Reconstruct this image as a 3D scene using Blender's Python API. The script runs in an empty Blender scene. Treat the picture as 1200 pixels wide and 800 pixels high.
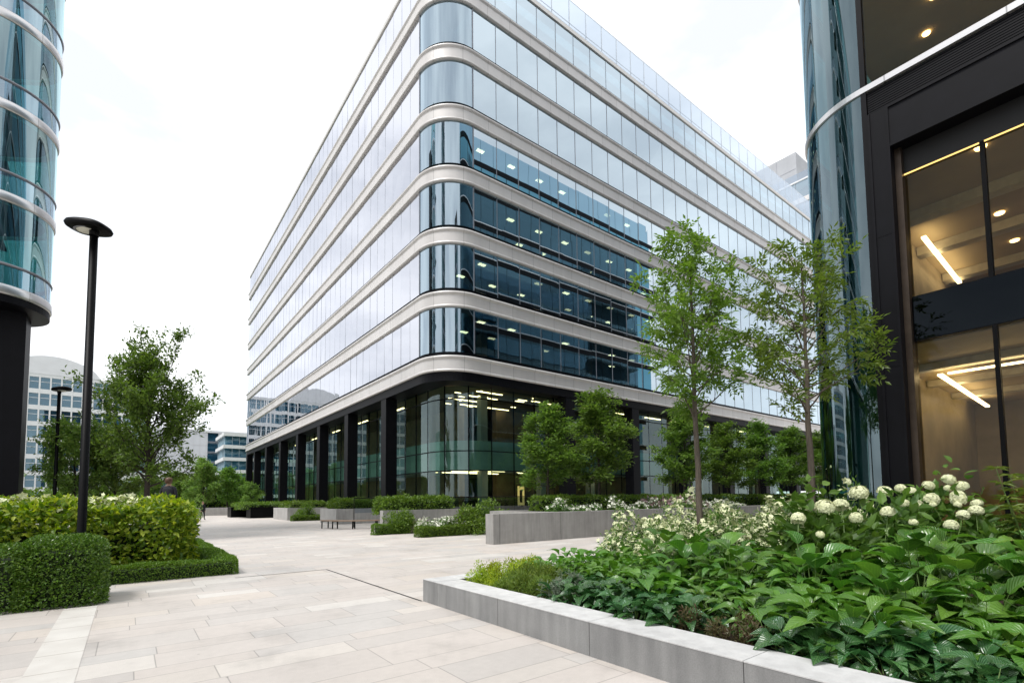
import bpy, math, random
import numpy as np
from mathutils import Vector, Matrix
PI = math.pi
random.seed(7)
S = bpy.context.scene
COL = S.collection

# ------------------------------------------------------------------ helpers
def tag(o, label=None, cat=None, group=None, kind=None):
    if label: o['label'] = label
    if cat: o['category'] = cat
    if group: o['group'] = group
    if kind: o['kind'] = kind
    return o

def thing(name, label, cat, loc=(0, 0, 0), group=None, rz=0):
    o = bpy.data.objects.new(name, None); COL.objects.link(o)
    o.location = loc; o.rotation_euler = (0, 0, rz); o.empty_display_size = .2
    return tag(o, label, cat, group)

class MB:
    """collects faces, builds ONE mesh object"""
    def __init__(s): s.v = []; s.f = []; s.m = []; s.uv = []; s.sm = []
    def face(s, pts, mat=0, uv=None, smooth=False):
        b = len(s.v); s.v += [tuple(p) for p in pts]
        s.f.append(tuple(range(b, b + len(pts)))); s.m.append(mat); s.sm.append(smooth)
        s.uv.append(uv if uv else [(0, 0)] * len(pts)); return s
    def box(s, x0, x1, y0, y1, z0, z1, mat=0):
        if x1 < x0: x0, x1 = x1, x0
        if y1 < y0: y0, y1 = y1, y0
        p = [(x0, y0, z0), (x1, y0, z0), (x1, y1, z0), (x0, y1, z0), (x0, y0, z1), (x1, y0, z1), (x1, y1, z1), (x0, y1, z1)]
        b = len(s.v); s.v += p
        for q in ((0, 3, 2, 1), (4, 5, 6, 7), (0, 1, 5, 4), (1, 2, 6, 5), (2, 3, 7, 6), (3, 0, 4, 7)):
            s.f.append(tuple(b + i for i in q)); s.m.append(mat); s.sm.append(False)
            s.uv.append([(p[i][0] + p[i][1], p[i][2]) for i in q])
        return s
    def sweep(s, path, prof, mat=0, smooth=False, us=None, closed=False):
        """path: list of (x,y,nx,ny); prof: list of (offset,z)"""
        b = len(s.v); n = len(prof)
        u = [0]
        for a, c in zip(path, path[1:]): u.append(u[-1] + math.hypot(c[0] - a[0], c[1] - a[1]))
        vv = [0]
        for a, c in zip(prof, prof[1:]): vv.append(vv[-1] + math.hypot(c[0] - a[0], c[1] - a[1]))
        for (x, y, nx, ny) in path:
            for (o, z) in prof: s.v.append((x + nx * o, y + ny * o, z))
        for i in range(len(path) - 1):
            for j in range(n - 1):
                q = (b + i * n + j, b + (i + 1) * n + j, b + (i + 1) * n + j + 1, b + i * n + j + 1)
                s.f.append(q); s.m.append(mat); s.sm.append(smooth)
                s.uv.append([(u[i], vv[j]), (u[i + 1], vv[j]), (u[i + 1], vv[j + 1]), (u[i], vv[j + 1])])
        return s
    def tube(s, pts, rad, mat=0, seg=8, cap=True, sq=1.0):
        pts = [Vector(p) for p in pts]; b = len(s.v); n = len(pts)
        prev = None
        for i, p in enumerate(pts):
            t = (pts[min(i + 1, n - 1)] - pts[max(i - 1, 0)])
            if t.length < 1e-9: t = Vector((0, 0, 1))
            t.normalize()
            a = prev if prev is not None else (Vector((1, 0, 0)) if abs(t.z) > .7 else Vector((0, 0, 1)))
            x = (a - t * a.dot(t))
            if x.length < 1e-6: x = t.orthogonal()
            x.normalize(); y = t.cross(x); prev = x
            for k in range(seg):
                an = 2 * PI * k / seg
                s.v.append(tuple(p + (x * math.cos(an) + y * math.sin(an) * sq) * rad[i]))
        for i in range(n - 1):
            for k in range(seg):
                k2 = (k + 1) % seg
                s.f.append((b + i * seg + k, b + i * seg + k2, b + (i + 1) * seg + k2, b + (i + 1) * seg + k))
                s.m.append(mat); s.sm.append(True); s.uv.append([(0, 0)] * 4)
        if cap:
            for q in (tuple(b + k for k in reversed(range(seg))), tuple(b + (n - 1) * seg + k for k in range(seg))):
                s.f.append(q); s.m.append(mat); s.sm.append(False); s.uv.append([(0, 0)] * seg)
        return s
    def lathe(s, prof, c=(0, 0, 0), mat=0, seg=24, sx=1, sy=1):
        b = len(s.v); n = len(prof)
        for k in range(seg):
            an = 2 * PI * k / seg
            for (r, z) in prof: s.v.append((c[0] + r * math.cos(an) * sx, c[1] + r * math.sin(an) * sy, c[2] + z))
        for k in range(seg):
            k2 = (k + 1) % seg
            for j in range(n - 1):
                s.f.append((b + k * n + j, b + k2 * n + j, b + k2 * n + j + 1, b + k * n + j + 1)); s.m.append(mat); s.sm.append(True); s.uv.append([(0, 0)] * 4)
        return s
    def build(s, name, mats, parent=None, loc=None, world=True):
        if not isinstance(mats, (list, tuple)): mats = [mats]
        me = bpy.data.meshes.new(name)
        off = Vector((0, 0, 0))
        if parent is not None and world: off = Vector(parent.location)
        if loc is not None: off = Vector(loc)
        me.from_pydata([tuple(Vector(p) - off) for p in s.v], [], s.f)
        for m in mats: me.materials.append(m)
        me.polygons.foreach_set('material_index', s.m); me.polygons.foreach_set('use_smooth', s.sm)
        ul = me.uv_layers.new(name='UVMap')
        flat = [c for f in s.uv for p in f for c in p]
        ul.data.foreach_set('uv', flat)
        me.update()
        o = bpy.data.objects.new(name, me); COL.objects.link(o)
        if parent is not None: o.parent = parent
        elif loc is not None: o.location = loc
        return o

def np_mesh(name, verts, faces, mats, mi=None, parent=None, uv=None, smooth=False, loc=(0, 0, 0)):
    """verts (N,3), faces list of arrays grouped by size: [(M,3),(K,4)...]"""
    me = bpy.data.meshes.new(name)
    me.vertices.add(len(verts)); me.vertices.foreach_set('co', np.asarray(verts, np.float32).ravel())
    tot = sum(f.size for f in faces); nf = sum(len(f) for f in faces)
    me.loops.add(tot); me.polygons.add(nf)
    li = np.concatenate([f.ravel() for f in faces]).astype(np.int32)
    cnt = np.concatenate([np.full(len(f), f.shape[1], np.int32) for f in faces])
    st = np.concatenate([[0], np.cumsum(cnt)[:-1]]).astype(np.int32)
    me.loops.foreach_set('vertex_index', li); me.polygons.foreach_set('loop_start', st); me.polygons.foreach_set('loop_total', cnt)
    for m in (mats if isinstance(mats, (list, tuple)) else [mats]): me.materials.append(m)
    if mi is not None: me.polygons.foreach_set('material_index', np.asarray(mi, np.int32))
    me.polygons.foreach_set('use_smooth', np.full(nf, smooth))
    if uv is not None:
        ul = me.uv_layers.new(name='UVMap'); ul.data.foreach_set('uv', np.asarray(uv, np.float32)[li].ravel())
    me.update(calc_edges=True); me.validate()
    o = bpy.data.objects.new(name, me); COL.objects.link(o)
    if parent is not None: o.parent = parent
    else: o.location = loc
    return o

def dup(o, loc=None, rz=None, scale=None, label=None, group=None):
    r = o.copy(); COL.objects.link(r)
    if loc is not None: r.location = loc
    if rz is not None: r.rotation_euler = (0, 0, rz)
    if scale is not None: r.scale = scale if isinstance(scale, (tuple, list)) else (scale,) * 3
    if label: r['label'] = label
    if group: r['group'] = group
    for ch in list(o.children):
        c = ch.copy(); COL.objects.link(c); c.parent = r
        for g in list(ch.children):
            d = g.copy(); COL.objects.link(d); d.parent = c
    return r

# ------------------------------------------------------------------ materials
def mat(name):
    m = bpy.data.materials.new(name); m.use_nodes = True
    nt = m.node_tree; nt.nodes.clear()
    out = nt.nodes.new('ShaderNodeOutputMaterial')
    return m, nt, out
def N(nt, t, **kw):
    n = nt.nodes.new(t)
    for k, v in kw.items():
        if k in n.inputs: n.inputs[k].default_value = v
        else: setattr(n, k, v)
    return n
def L(nt, a, b): nt.links.new(a, b)
def M(nt, op, a, b=None, c=None):
    n = nt.nodes.new('ShaderNodeMath'); n.operation = op
    for i, x in enumerate((a, b, c)):
        if x is None: continue
        if isinstance(x, (int, float)): n.inputs[i].default_value = x
        else: nt.links.new(x, n.inputs[i])
    return n.outputs[0]
def ramp(nt, fac, stops, interp='LINEAR'):
    n = nt.nodes.new('ShaderNodeValToRGB'); n.color_ramp.interpolation = interp
    e = n.color_ramp.elements
    while len(e) < len(stops): e.new(.5)
    for el, (p, c) in zip(e, stops):
        el.position = p; el.color = (*c, 1) if len(c) == 3 else c
    nt.links.new(fac, n.inputs[0]); return n.outputs[0]
def principled(nt, out, **kw):
    p = nt.nodes.new('ShaderNodeBsdfPrincipled')
    for k, v in kw.items():
        k2 = k.replace('_', ' ')
        if hasattr(v, 'is_output'): nt.links.new(v, p.inputs[k2])
        else: p.inputs[k2].default_value = v
    nt.links.new(p.outputs[0], out.inputs[0]); return p
def bump(nt, h, s=.3, d=.02):
    b = nt.nodes.new('ShaderNodeBump'); b.inputs['Strength'].default_value = s; b.inputs['Distance'].default_value = d
    nt.links.new(h, b.inputs['Height']); return b.outputs[0]
def noise(nt, vec, scale, detail=4, rough=.55, dim='3D'):
    n = nt.nodes.new('ShaderNodeTexNoise'); n.noise_dimensions = dim
    n.inputs['Scale'].default_value = scale; n.inputs['Detail'].default_value = detail; n.inputs['Roughness'].default_value = rough
    if vec is not None: nt.links.new(vec, n.inputs['Vector'])
    return n.outputs['Fac']
def rgb(*c): return (c[0], c[1], c[2], 1)

def simple(name, col, rough=.6, metal=0, var=.12, scale=6, spec=.5, bumpy=0):
    m, nt, out = mat(name)
    tc = N(nt, 'ShaderNodeNewGeometry')
    f = noise(nt, tc.outputs['Position'], scale)
    a = tuple(x * (1 - var) for x in col); b = tuple(min(1, x * (1 + var)) for x in col)
    c = ramp(nt, f, [(.25, a), (.75, b)])
    p = principled(nt, out, Base_Color=c, Roughness=rough, Metallic=metal)
    p.inputs['Specular IOR Level'].default_value = spec
    if bumpy: L(nt, bump(nt, noise(nt, tc.outputs['Position'], scale * 8), bumpy, .01), p.inputs['Normal'])
    return m

def glass(name, refl=.32, tint=(.35, .5, .52), gl=(.86, .93, 1), rough=0., powr=3.2, wave=0., wscale=(.3, .3, .12)):
    """coated architectural glass: mirror layer over a tinted see-through pane"""
    m, nt, out = mat(name)
    lw = N(nt, 'ShaderNodeLayerWeight', Blend=.5)
    f = M(nt, 'POWER', lw.outputs['Facing'], powr)
    f = M(nt, 'MULTIPLY_ADD', f, 1 - refl, refl)
    g = N(nt, 'ShaderNodeBsdfGlossy', Roughness=rough); g.inputs['Color'].default_value = rgb(*gl)
    t = N(nt, 'ShaderNodeBsdfTransparent'); t.inputs['Color'].default_value = rgb(*tint)
    if wave:
        geo = N(nt, 'ShaderNodeNewGeometry')
        mp = N(nt, 'ShaderNodeMapping'); mp.inputs['Scale'].default_value = wscale
        L(nt, geo.outputs['Position'], mp.inputs['Vector'])
        L(nt, bump(nt, noise(nt, mp.outputs[0], 1.0, 1), wave, .05), g.inputs['Normal'])
    mx = N(nt, 'ShaderNodeMixShader'); L(nt, f, mx.inputs[0]); L(nt, t.outputs[0], mx.inputs[1]); L(nt, g.outputs[0], mx.inputs[2])
    L(nt, mx.outputs[0], out.inputs[0]); return m

def emit(name, col, s):
    m, nt, out = mat(name)
    e = N(nt, 'ShaderNodeEmission', Strength=s); e.inputs[0].default_value = rgb(*col)
    L(nt, e.outputs[0], out.inputs[0]); m.cycles.emission_sampling = 'NONE'
    return m

def leafmat(name, c0, c1, c2, trans=.3, rough=.42, spec=.4, vein=False, gain=1.75):
    m, nt, out = mat(name)
    geo = N(nt, 'ShaderNodeNewGeometry'); oi = N(nt, 'ShaderNodeObjectInfo')
    c0, c1, c2 = [tuple(x * gain for x in c) for c in (c0, c1, c2)]
    col = ramp(nt, geo.outputs['Random Per Island'], [(0, c0), (.5, c1), (.955, c2), (.985, (c2[0] * 3.2, c2[1] * 1.5, c2[2]))] if vein else [(0, c0), (.5, c1), (1, c2)])
    # whole-plant variation
    hs = N(nt, 'ShaderNodeHueSaturation', Saturation=1.0)
    L(nt, M(nt, 'MULTIPLY_ADD', oi.outputs['Random'], .3, .85), hs.inputs['Value'])
    L(nt, M(nt, 'MULTIPLY_ADD', oi.outputs['Random'], .02, .476), hs.inputs['Hue'])
    L(nt, col, hs.inputs['Color']); col = hs.outputs[0]
    p = nt.nodes.new('ShaderNodeBsdfPrincipled'); p.inputs['Roughness'].default_value = rough
    p.inputs['Specular IOR Level'].default_value = spec
    if vein:
        uv = N(nt, 'ShaderNodeUVMap'); sp = N(nt, 'ShaderNodeSeparateXYZ'); L(nt, uv.outputs[0], sp.inputs[0])
        au = M(nt, 'ABSOLUTE', M(nt, 'SUBTRACT', sp.outputs[0], .5))
        ph = M(nt, 'SUBTRACT', M(nt, 'MULTIPLY', sp.outputs[1], 9), M(nt, 'MULTIPLY', au, 7))
        fr = M(nt, 'ABSOLUTE', M(nt, 'SUBTRACT', M(nt, 'FRACT', ph), .5))     # 0 at vein
        side = ramp(nt, fr, [(0, (1, 1, 1)), (.13, (0, 0, 0))])
        mid = ramp(nt, au, [(0, (1, 1, 1)), (.035, (0, 0, 0))])
        v = M(nt, 'MAXIMUM', M(nt, 'MULTIPLY', side, .45), mid)
        mix = N(nt, 'ShaderNodeMix', data_type='RGBA'); L(nt, M(nt, 'MULTIPLY', v, .4), mix.inputs[0])
        L(nt, col, mix.inputs[6]); mix.inputs[7].default_value = rgb(c2[0] * 1.8 + .03, c2[1] * 1.5 + .03, c2[2] * 1.5)
        col = mix.outputs[2]
        L(nt, bump(nt, M(nt, 'SUBTRACT', fr, M(nt, 'MULTIPLY', mid, .6)), .7, .010), p.inputs['Normal'])
    L(nt, col, p.inputs['Base Color'])
    t = N(nt, 'ShaderNodeBsdfTranslucent')
    hs2 = N(nt, 'ShaderNodeHueSaturation', Saturation=1.1, Value=1.6); L(nt, col, hs2.inputs['Color']); L(nt, hs2.outputs[0], t.inputs[0])
    mx = N(nt, 'ShaderNodeMixShader', Fac=trans); L(nt, p.outputs[0], mx.inputs[1]); L(nt, t.outputs[0], mx.inputs[2])
    L(nt, mx.outputs[0], out.inputs[0]); return m

def paving_mat():
    m, nt, out = mat('granite_paving')
    geo = N(nt, 'ShaderNodeNewGeometry'); sp = N(nt, 'ShaderNodeSeparateXYZ'); L(nt, geo.outputs['Position'], sp.inputs[0])
    x, y = sp.outputs[0], sp.outputs[1]
    P_ = 2.35; th = [0, .45, .75, 1.3, 1.65, 2.35]
    yy = M(nt, 'ADD', y, 300.0)
    per = M(nt, 'FLOOR', M(nt, 'DIVIDE', yy, P_)); ym = M(nt, 'SUBTRACT', yy, M(nt, 'MULTIPLY', per, P_))
    idx = None; dist = None
    for t in th[1:-1]:
        g = M(nt, 'GREATER_THAN', ym, t); idx = g if idx is None else M(nt, 'ADD', idx, g)
    for t in th:
        d = M(nt, 'ABSOLUTE', M(nt, 'SUBTRACT', ym, t)); dist = d if dist is None else M(nt, 'MINIMUM', dist, d)
    row = M(nt, 'MULTIPLY_ADD', per, 5.0, idx)
    w1 = N(nt, 'ShaderNodeTexWhiteNoise', noise_dimensions='1D'); L(nt, row, w1.inputs['W'])
    w2 = N(nt, 'ShaderNodeTexWhiteNoise', noise_dimensions='1D'); L(nt, M(nt, 'ADD', row, .37), w2.inputs['W'])
    Ln = M(nt, 'MULTIPLY_ADD', w1.outputs[0], .7, .75)
    xs = M(nt, 'DIVIDE', M(nt, 'ADD', M(nt, 'MULTIPLY', w2.outputs[0], 9.0), M(nt, 'ADD', x, 300.0)), Ln)
    colm = M(nt, 'FLOOR', xs); fx = M(nt, 'FRACT', xs)
    dx = M(nt, 'MULTIPLY', M(nt, 'MINIMUM', fx, M(nt, 'SUBTRACT', 1.0, fx)), Ln)
    dist = M(nt, 'MINIMUM', dist, dx)
    cv = N(nt, 'ShaderNodeCombineXYZ'); L(nt, row, cv.inputs[0]); L(nt, colm, cv.inputs[1])
    w3 = N(nt, 'ShaderNodeTexWhiteNoise', noise_dimensions='2D'); L(nt, cv.outputs[0], w3.inputs['Vector'])
    base = ramp(nt, w3.outputs[0], [(0, (.525, .49, .46)), (.22, (.57, .52, .48)), (.5, (.59, .54, .50)), (.68, (.535, .51, .485)), (.84, (.595, .535, .48)), (.97, (.64, .605, .565))], 'LINEAR')
    sp1 = noise(nt, geo.outputs['Position'], 110, 3, .75); sp2 = noise(nt, geo.outputs['Position'], .55, 5, .6); sp3 = noise(nt, geo.outputs['Position'], 9, 5, .65)
    gum = N(nt, 'ShaderNodeTexVoronoi', Scale=1.7); L(nt, geo.outputs['Position'], gum.inputs['Vector'])
    gm = ramp(nt, gum.outputs['Distance'], [(.022, (.72, .71, .70)), (.034, (1, 1, 1))])
    sp4 = noise(nt, geo.outputs['Position'], .16, 3, .5)
    stain = ramp(nt, noise(nt, geo.outputs['Position'], 1.1, 7, .7), [(.30, (.86, .85, .83)), (.47, (1, 1, 1))])
    k = M(nt, 'MULTIPLY', M(nt, 'MULTIPLY_ADD', sp1, .44, .78), M(nt, 'MULTIPLY_ADD', sp2, .34, .83))
    k = M(nt, 'MULTIPLY', k, M(nt, 'MULTIPLY_ADD', sp3, .22, .89))
    jn = N(nt, 'ShaderNodeMapRange'); jn.inputs['From Min'].default_value = .003; jn.inputs['From Max'].default_value = .008
    jn.inputs['To Min'].default_value = .62; jn.inputs['To Max'].default_value = 1.0; L(nt, dist, jn.inputs[0])
    k = M(nt, 'MULTIPLY', k, jn.outputs[0])
    k = M(nt, 'MULTIPLY', M(nt, 'MULTIPLY', k, gm), M(nt, 'MULTIPLY', stain, M(nt, 'MULTIPLY_ADD', sp4, .16, .86)))
    mixn = N(nt, 'ShaderNodeVectorMath', operation='SCALE'); L(nt, base, mixn.inputs[0]); L(nt, k, mixn.inputs['Scale'])
    p = principled(nt, out, Base_Color=mixn.outputs[0])
    L(nt, M(nt, 'MULTIPLY_ADD', sp2, .3, .42), p.inputs['Roughness']); p.inputs['Specular IOR Level'].default_value = .35
    L(nt, bump(nt, M(nt, 'ADD', jn.outputs[0], M(nt, 'MULTIPLY', sp1, .1)), .35, .004), p.inputs['Normal'])
    return m

def strip_mat():
    m, nt, out = mat('travertine_strip')
    geo = N(nt, 'ShaderNodeNewGeometry'); sp = N(nt, 'ShaderNodeSeparateXYZ'); L(nt, geo.outputs['Position'], sp.inputs[0])
    fy = M(nt, 'FRACT', M(nt, 'DIVIDE', M(nt, 'ADD', sp.outputs[1], 300.02), .75)); d = M(nt, 'MINIMUM', fy, M(nt, 'SUBTRACT', 1.0, fy))
    j = ramp(nt, d, [(.004, (.5, .45, .4)), (.014, (1, 1, 1))])
    pit = N(nt, 'ShaderNodeTexVoronoi', Scale=26.0); L(nt, geo.outputs['Position'], pit.inputs['Vector'])
    pits = ramp(nt, M(nt, 'ADD', pit.outputs['Distance'], M(nt, 'MULTIPLY', noise(nt, geo.outputs['Position'], 5, 3), .5)), [(.27, (.55, .48, .42)), (.34, (1, 1, 1))])
    base = ramp(nt, noise(nt, geo.outputs['Position'], 2.2, 6), [(.3, (.56, .53, .49)), (.7, (.66, .635, .595))])
    a = N(nt, 'ShaderNodeMix', data_type='RGBA', blend_type='MULTIPLY'); a.inputs[0].default_value = 1; L(nt, base, a.inputs[6]); L(nt, j, a.inputs[7])
    b = N(nt, 'ShaderNodeMix', data_type='RGBA', blend_type='MULTIPLY'); b.inputs[0].default_value = .8; L(nt, a.outputs[2], b.inputs[6]); L(nt, pits, b.inputs[7])
    principled(nt, out, Base_Color=b.outputs[2], Roughness=.6); return m

def concrete_mat(name, c0, c1, speck=.25, panel=0):
    m, nt, out = mat(name)
    geo = N(nt, 'ShaderNodeNewGeometry')
    a = noise(nt, geo.outputs['Position'], 1.3, 6, .65); b = noise(nt, geo.outputs['Position'], 75, 3, .75)
    mp = N(nt, 'ShaderNodeMapping'); mp.inputs['Scale'].default_value = (7, 7, .7); L(nt, geo.outputs['Position'], mp.inputs[0])
    st = noise(nt, mp.outputs[0], 1, 4)
    col = ramp(nt, M(nt, 'ADD', M(nt, 'MULTIPLY', a, .5), M(nt, 'MULTIPLY', st, .5)), [(.36, tuple(x * .86 for x in c0)), (.64, c1)])
    k = M(nt, 'MULTIPLY_ADD', b, speck * 2, 1 - speck)
    v = N(nt, 'ShaderNodeVectorMath', operation='SCALE'); L(nt, col, v.inputs[0]); L(nt, k, v.inputs['Scale'])
    p = principled(nt, out, Base_Color=v.outputs[0], Roughness=.75); p.inputs['Specular IOR Level'].default_value = .3
    L(nt, bump(nt, b, .25, .003), p.inputs['Normal']); return m

def band_mat(name, col, joint=2.04, metal=.65, rough=.36):
    """anodised metal band: panel joints along its length (UV u is metres)"""
    m, nt, out = mat(name)
    uv = N(nt, 'ShaderNodeUVMap'); sp = N(nt, 'ShaderNodeSeparateXYZ'); L(nt, uv.outputs[0], sp.inputs[0])
    f = M(nt, 'FRACT', M(nt, 'DIVIDE', sp.outputs[0], joint)); d = M(nt, 'MINIMUM', f, M(nt, 'SUBTRACT', 1.0, f))
    j = ramp(nt, d, [(.003, (.45, .45, .45)), (.008, (1, 1, 1))])
    w = N(nt, 'ShaderNodeTexWhiteNoise', noise_dimensions='1D'); L(nt, M(nt, 'FLOOR', M(nt, 'DIVIDE', sp.outputs[0], joint)), w.inputs['W'])
    geo = N(nt, 'ShaderNodeNewGeometry')
    mp = N(nt, 'ShaderNodeMapping'); mp.inputs['Scale'].default_value = (1.5, 1.5, .25); L(nt, geo.outputs['Position'], mp.inputs[0])
    k = M(nt, 'MULTIPLY', M(nt, 'MULTIPLY_ADD', w.outputs[0], .08, .93), M(nt, 'MULTIPLY_ADD', noise(nt, mp.outputs[0], 1, 4), .22, .88))
    v = N(nt, 'ShaderNodeVectorMath', operation='SCALE'); v.inputs[0].default_value = col; L(nt, k, v.inputs['Scale'])
    a = N(nt, 'ShaderNodeMix', data_type='RGBA', blend_type='MULTIPLY'); a.inputs[0].default_value = 1; L(nt, v.outputs[0], a.inputs[6]); L(nt, j, a.inputs[7])
    principled(nt, out, Base_Color=a.outputs[2], Metallic=metal, Roughness=rough); return m

def bark_mat(name, c0, c1):
    m, nt, out = mat(name)
    geo = N(nt, 'ShaderNodeNewGeometry'); mp = N(nt, 'ShaderNodeMapping'); mp.inputs['Scale'].default_value = (30, 30, 5); L(nt, geo.outputs['Position'], mp.inputs[0])
    n = noise(nt, mp.outputs[0], 1, 5, .7)
    c = ramp(nt, n, [(.3, c0), (.7, c1)])
    p = principled(nt, out, Base_Color=c, Roughness=.85); L(nt, bump(nt, n, .6, .01), p.inputs['Normal']); return m

MT = dict(
    paving=paving_mat(), strip=strip_mat(),
    ground=simple('ground_far', (.16, .16, .14), .9, 0, .3, .05),
    lawn=simple('lawn', (.07, .12, .03), .9, 0, .3, 1.2),
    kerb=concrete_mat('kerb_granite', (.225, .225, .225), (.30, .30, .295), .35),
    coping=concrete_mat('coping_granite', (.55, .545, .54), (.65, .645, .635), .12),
    concrete=concrete_mat('cast_concrete', (.30, .292, .278), (.37, .36, .345), .12),
    concrete_light=concrete_mat('pale_concrete', (.36, .35, .335), (.44, .43, .42), .1),
    soil=simple('soil', (.035, .024, .017), .95, 0, .5, 30, .2, .6),
    band=band_mat('band_metal', (.70, .672, .655), 2.04, .18, .42),
    band_left=band_mat('band_metal_fine', (.70, .69, .69), 1.9, .75, .28),
    coping_metal=simple('roof_coping', (.62, .60, .57), .4, .6, .08),
    dark=simple('dark_metal', (.0035, .0035, .0055), .5, 0, .25, 3, .14),
    darkmatt=simple('dark_matt', (.005, .005, .006), .6, 0, .2, 3),
    black=simple('black_paint', (.002, .002, .0025), .45, 0, .2, 20, .10),
    bronze=simple('bronze_reveal', (.05, .036, .026), .35, .6, .2, 5),
    glass_main=glass('facade_glass', .48, (.24, .44, .50), (.78, .91, 1.0), powr=1.8, wave=.03),
    glass_left=glass('facade_glass_side', .50, (.35, .5, .55), (.78, .80, .865), powr=1.2, wave=.02),
    glass_corner=glass('corner_glass', .44, (.20, .40, .44), (.68, .83, .94), powr=2.2, wave=.05, wscale=(2.2, 2.2, .05)),
    glass_lobby=glass('lobby_glass', .10, (.50, .70, .64), (.72, .9, .92), powr=4.4, wave=.04),
    glass_green=glass('tower_corner_glass', .17, (.09, .28, .26), (.66, .84, .92), powr=2.6, wave=.16, wscale=(2.6, 2.6, .06)),
    glass_tower=glass('tower_window_glass', .018, (.62, .58, .41), (.8, .9, 1), powr=5, wave=.02),
    glass_screen=glass('screen_glass', .30, (.50, .58, .66), (.85, .92, 1), powr=3.0),
    glass_far=glass('far_glass', .13, (.42, .62, .70), (.7, .88, .95), powr=3.5, wave=.05),
    core_blue=simple('blue_interior', (.20, .30, .36), .8, 0, .5, .25),
    glass_teal=glass('teal_glass', .32, (.16, .42, .42), (.66, .88, .94), powr=2.4, wave=.06, wscale=(2.0, 2.0, .05)),
    glass_dark=glass('dark_glass', .12, (.08, .2, .22), (.5, .75, .8), powr=3),
    frame=simple('mullion_grey', (.24, .25, .28), .4, .5, .1),
    framelight=simple('joint_grey', (.36, .38, .42), .5, .3, .1),
    white=simple('white_frame', (.72, .73, .74), .5, 0, .06, 2),
    whitewall=simple('white_panel', (.68, .69, .71), .55, .1, .05, .6),
    slab=simple('interior_slab', (.34, .34, .33), .8, 0, .1, .5),
    ceil=simple('office_ceiling', (.16, .17, .18), .85, 0, .1, 1),
    core=simple('interior_core', (.09, .10, .105), .85, 0, .35, .4),
    lobbyfloor=simple('lobby_floor', (.42, .38, .32), .4, 0, .1, 1),
    warmwall=simple('timber_wall', (.22, .15, .08), .6, 0, .25, 1.5),
    tan=simple('tan_ceiling', (.50, .405, .265), .8, 0, .12, .8),
    greenband=simple('green_spandrel', (.20, .25, .22), .35, 0, .15, 1.5),
    beige=simple('stone_wall', (.36, .305, .215), .7, 0, .2, 1),
    light=emit('ceiling_lamp', (1, .70, .36), 5.5),
    lightw=emit('linear_lamp', (1, .80, .54), 8.0),
    lightlow=emit('office_lamp', (1, .64, .34), 4.8),
    lightdim=emit('dim_office_lamp', (1, .62, .32), 1.8),
    wood=simple('bench_wood', (.30, .21, .15), .6, 0, .2, 9),
    lens=simple('lamp_lens', (.75, .74, .66), .3, 0, .05),
    bark=bark_mat('pale_bark', (.06, .047, .036), (.155, .125, .098)),
    barkdark=bark_mat('dark_bark', (.022, .017, .013), (.06, .047, .036)),
    skin=simple('skin', (.45, .28, .2), .5, 0, .05),
    hair=simple('brown_hair', (.09, .045, .022), .5, 0, .2, 40),
    cloth=simple('dark_cloth', (.012, .013, .018), .85, 0, .25, 20),
    clothgrey=simple('grey_cloth', (.10, .10, .11), .85, 0, .25, 20),
    stalk=simple('stalk', (.13, .22, .05), .5, 0, .15, 20),
    petal=simple('cream_petal', (.76, .78, .50), .6, 0, .1, 30),
    petalw=simple('white_petal', (.78, .78, .68), .6, 0, .08, 30),
    pink=simple('pink_petal', (.42, .26, .28), .6, 0, .2, 30),
    gold=emit('gold_panel', (1, .6, .2), .7),
    lobbyceil=simple('lobby_ceiling', (.22, .15, .085), .8, 0, .2, 1),
)
LM = dict(
    ash=leafmat('ash_leaf', (.042, .088, .012), (.066, .125, .017), (.095, .155, .028), .42),
    tree=leafmat('tree_leaf', (.034, .076, .013), (.056, .115, .019), (.085, .15, .027), .45),
    light=leafmat('light_tree_leaf', (.048, .10, .018), (.07, .13, .024), (.10, .155, .032), .36),
    box=leafmat('box_leaf', (.026, .074, .009), (.046, .118, .014), (.085, .17, .022), .2, .32, .5),
    hedge=leafmat('lime_leaf', (.035, .085, .008), (.105, .175, .016), (.22, .27, .032), .36),
    low=leafmat('low_hedge_leaf', (.03, .075, .008), (.055, .115, .012), (.085, .15, .018), .25),
    broad=leafmat('broad_leaf', (.024, .078, .012), (.038, .112, .016), (.07, .16, .024), .24, .27, .6, True),
    broad2=leafmat('broad_leaf_bright', (.03, .10, .012), (.045, .135, .018), (.07, .17, .025), .28, .36, .5, True),
    dark=leafmat('dark_leaf', (.014, .052, .018), (.022, .072, .022), (.036, .10, .028), .16, .27, .6, True),
    lime=leafmat('spurge_leaf', (.10, .16, .015), (.16, .225, .02), (.24, .29, .03), .34),
    fern=leafmat('fern_leaf', (.055, .105, .02), (.08, .135, .024), (.12, .17, .03), .34),
    silver=leafmat('silver_leaf', (.09, .12, .085), (.12, .15, .11), (.15, .18, .13), .2),
    shrub=leafmat('shrub_leaf', (.03, .08, .014), (.05, .115, .02), (.08, .16, .03), .28),
    brown=leafmat('wilted_leaf', (.045, .055, .015), (.075, .07, .028), (.06, .035, .018), .2),
)

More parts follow.
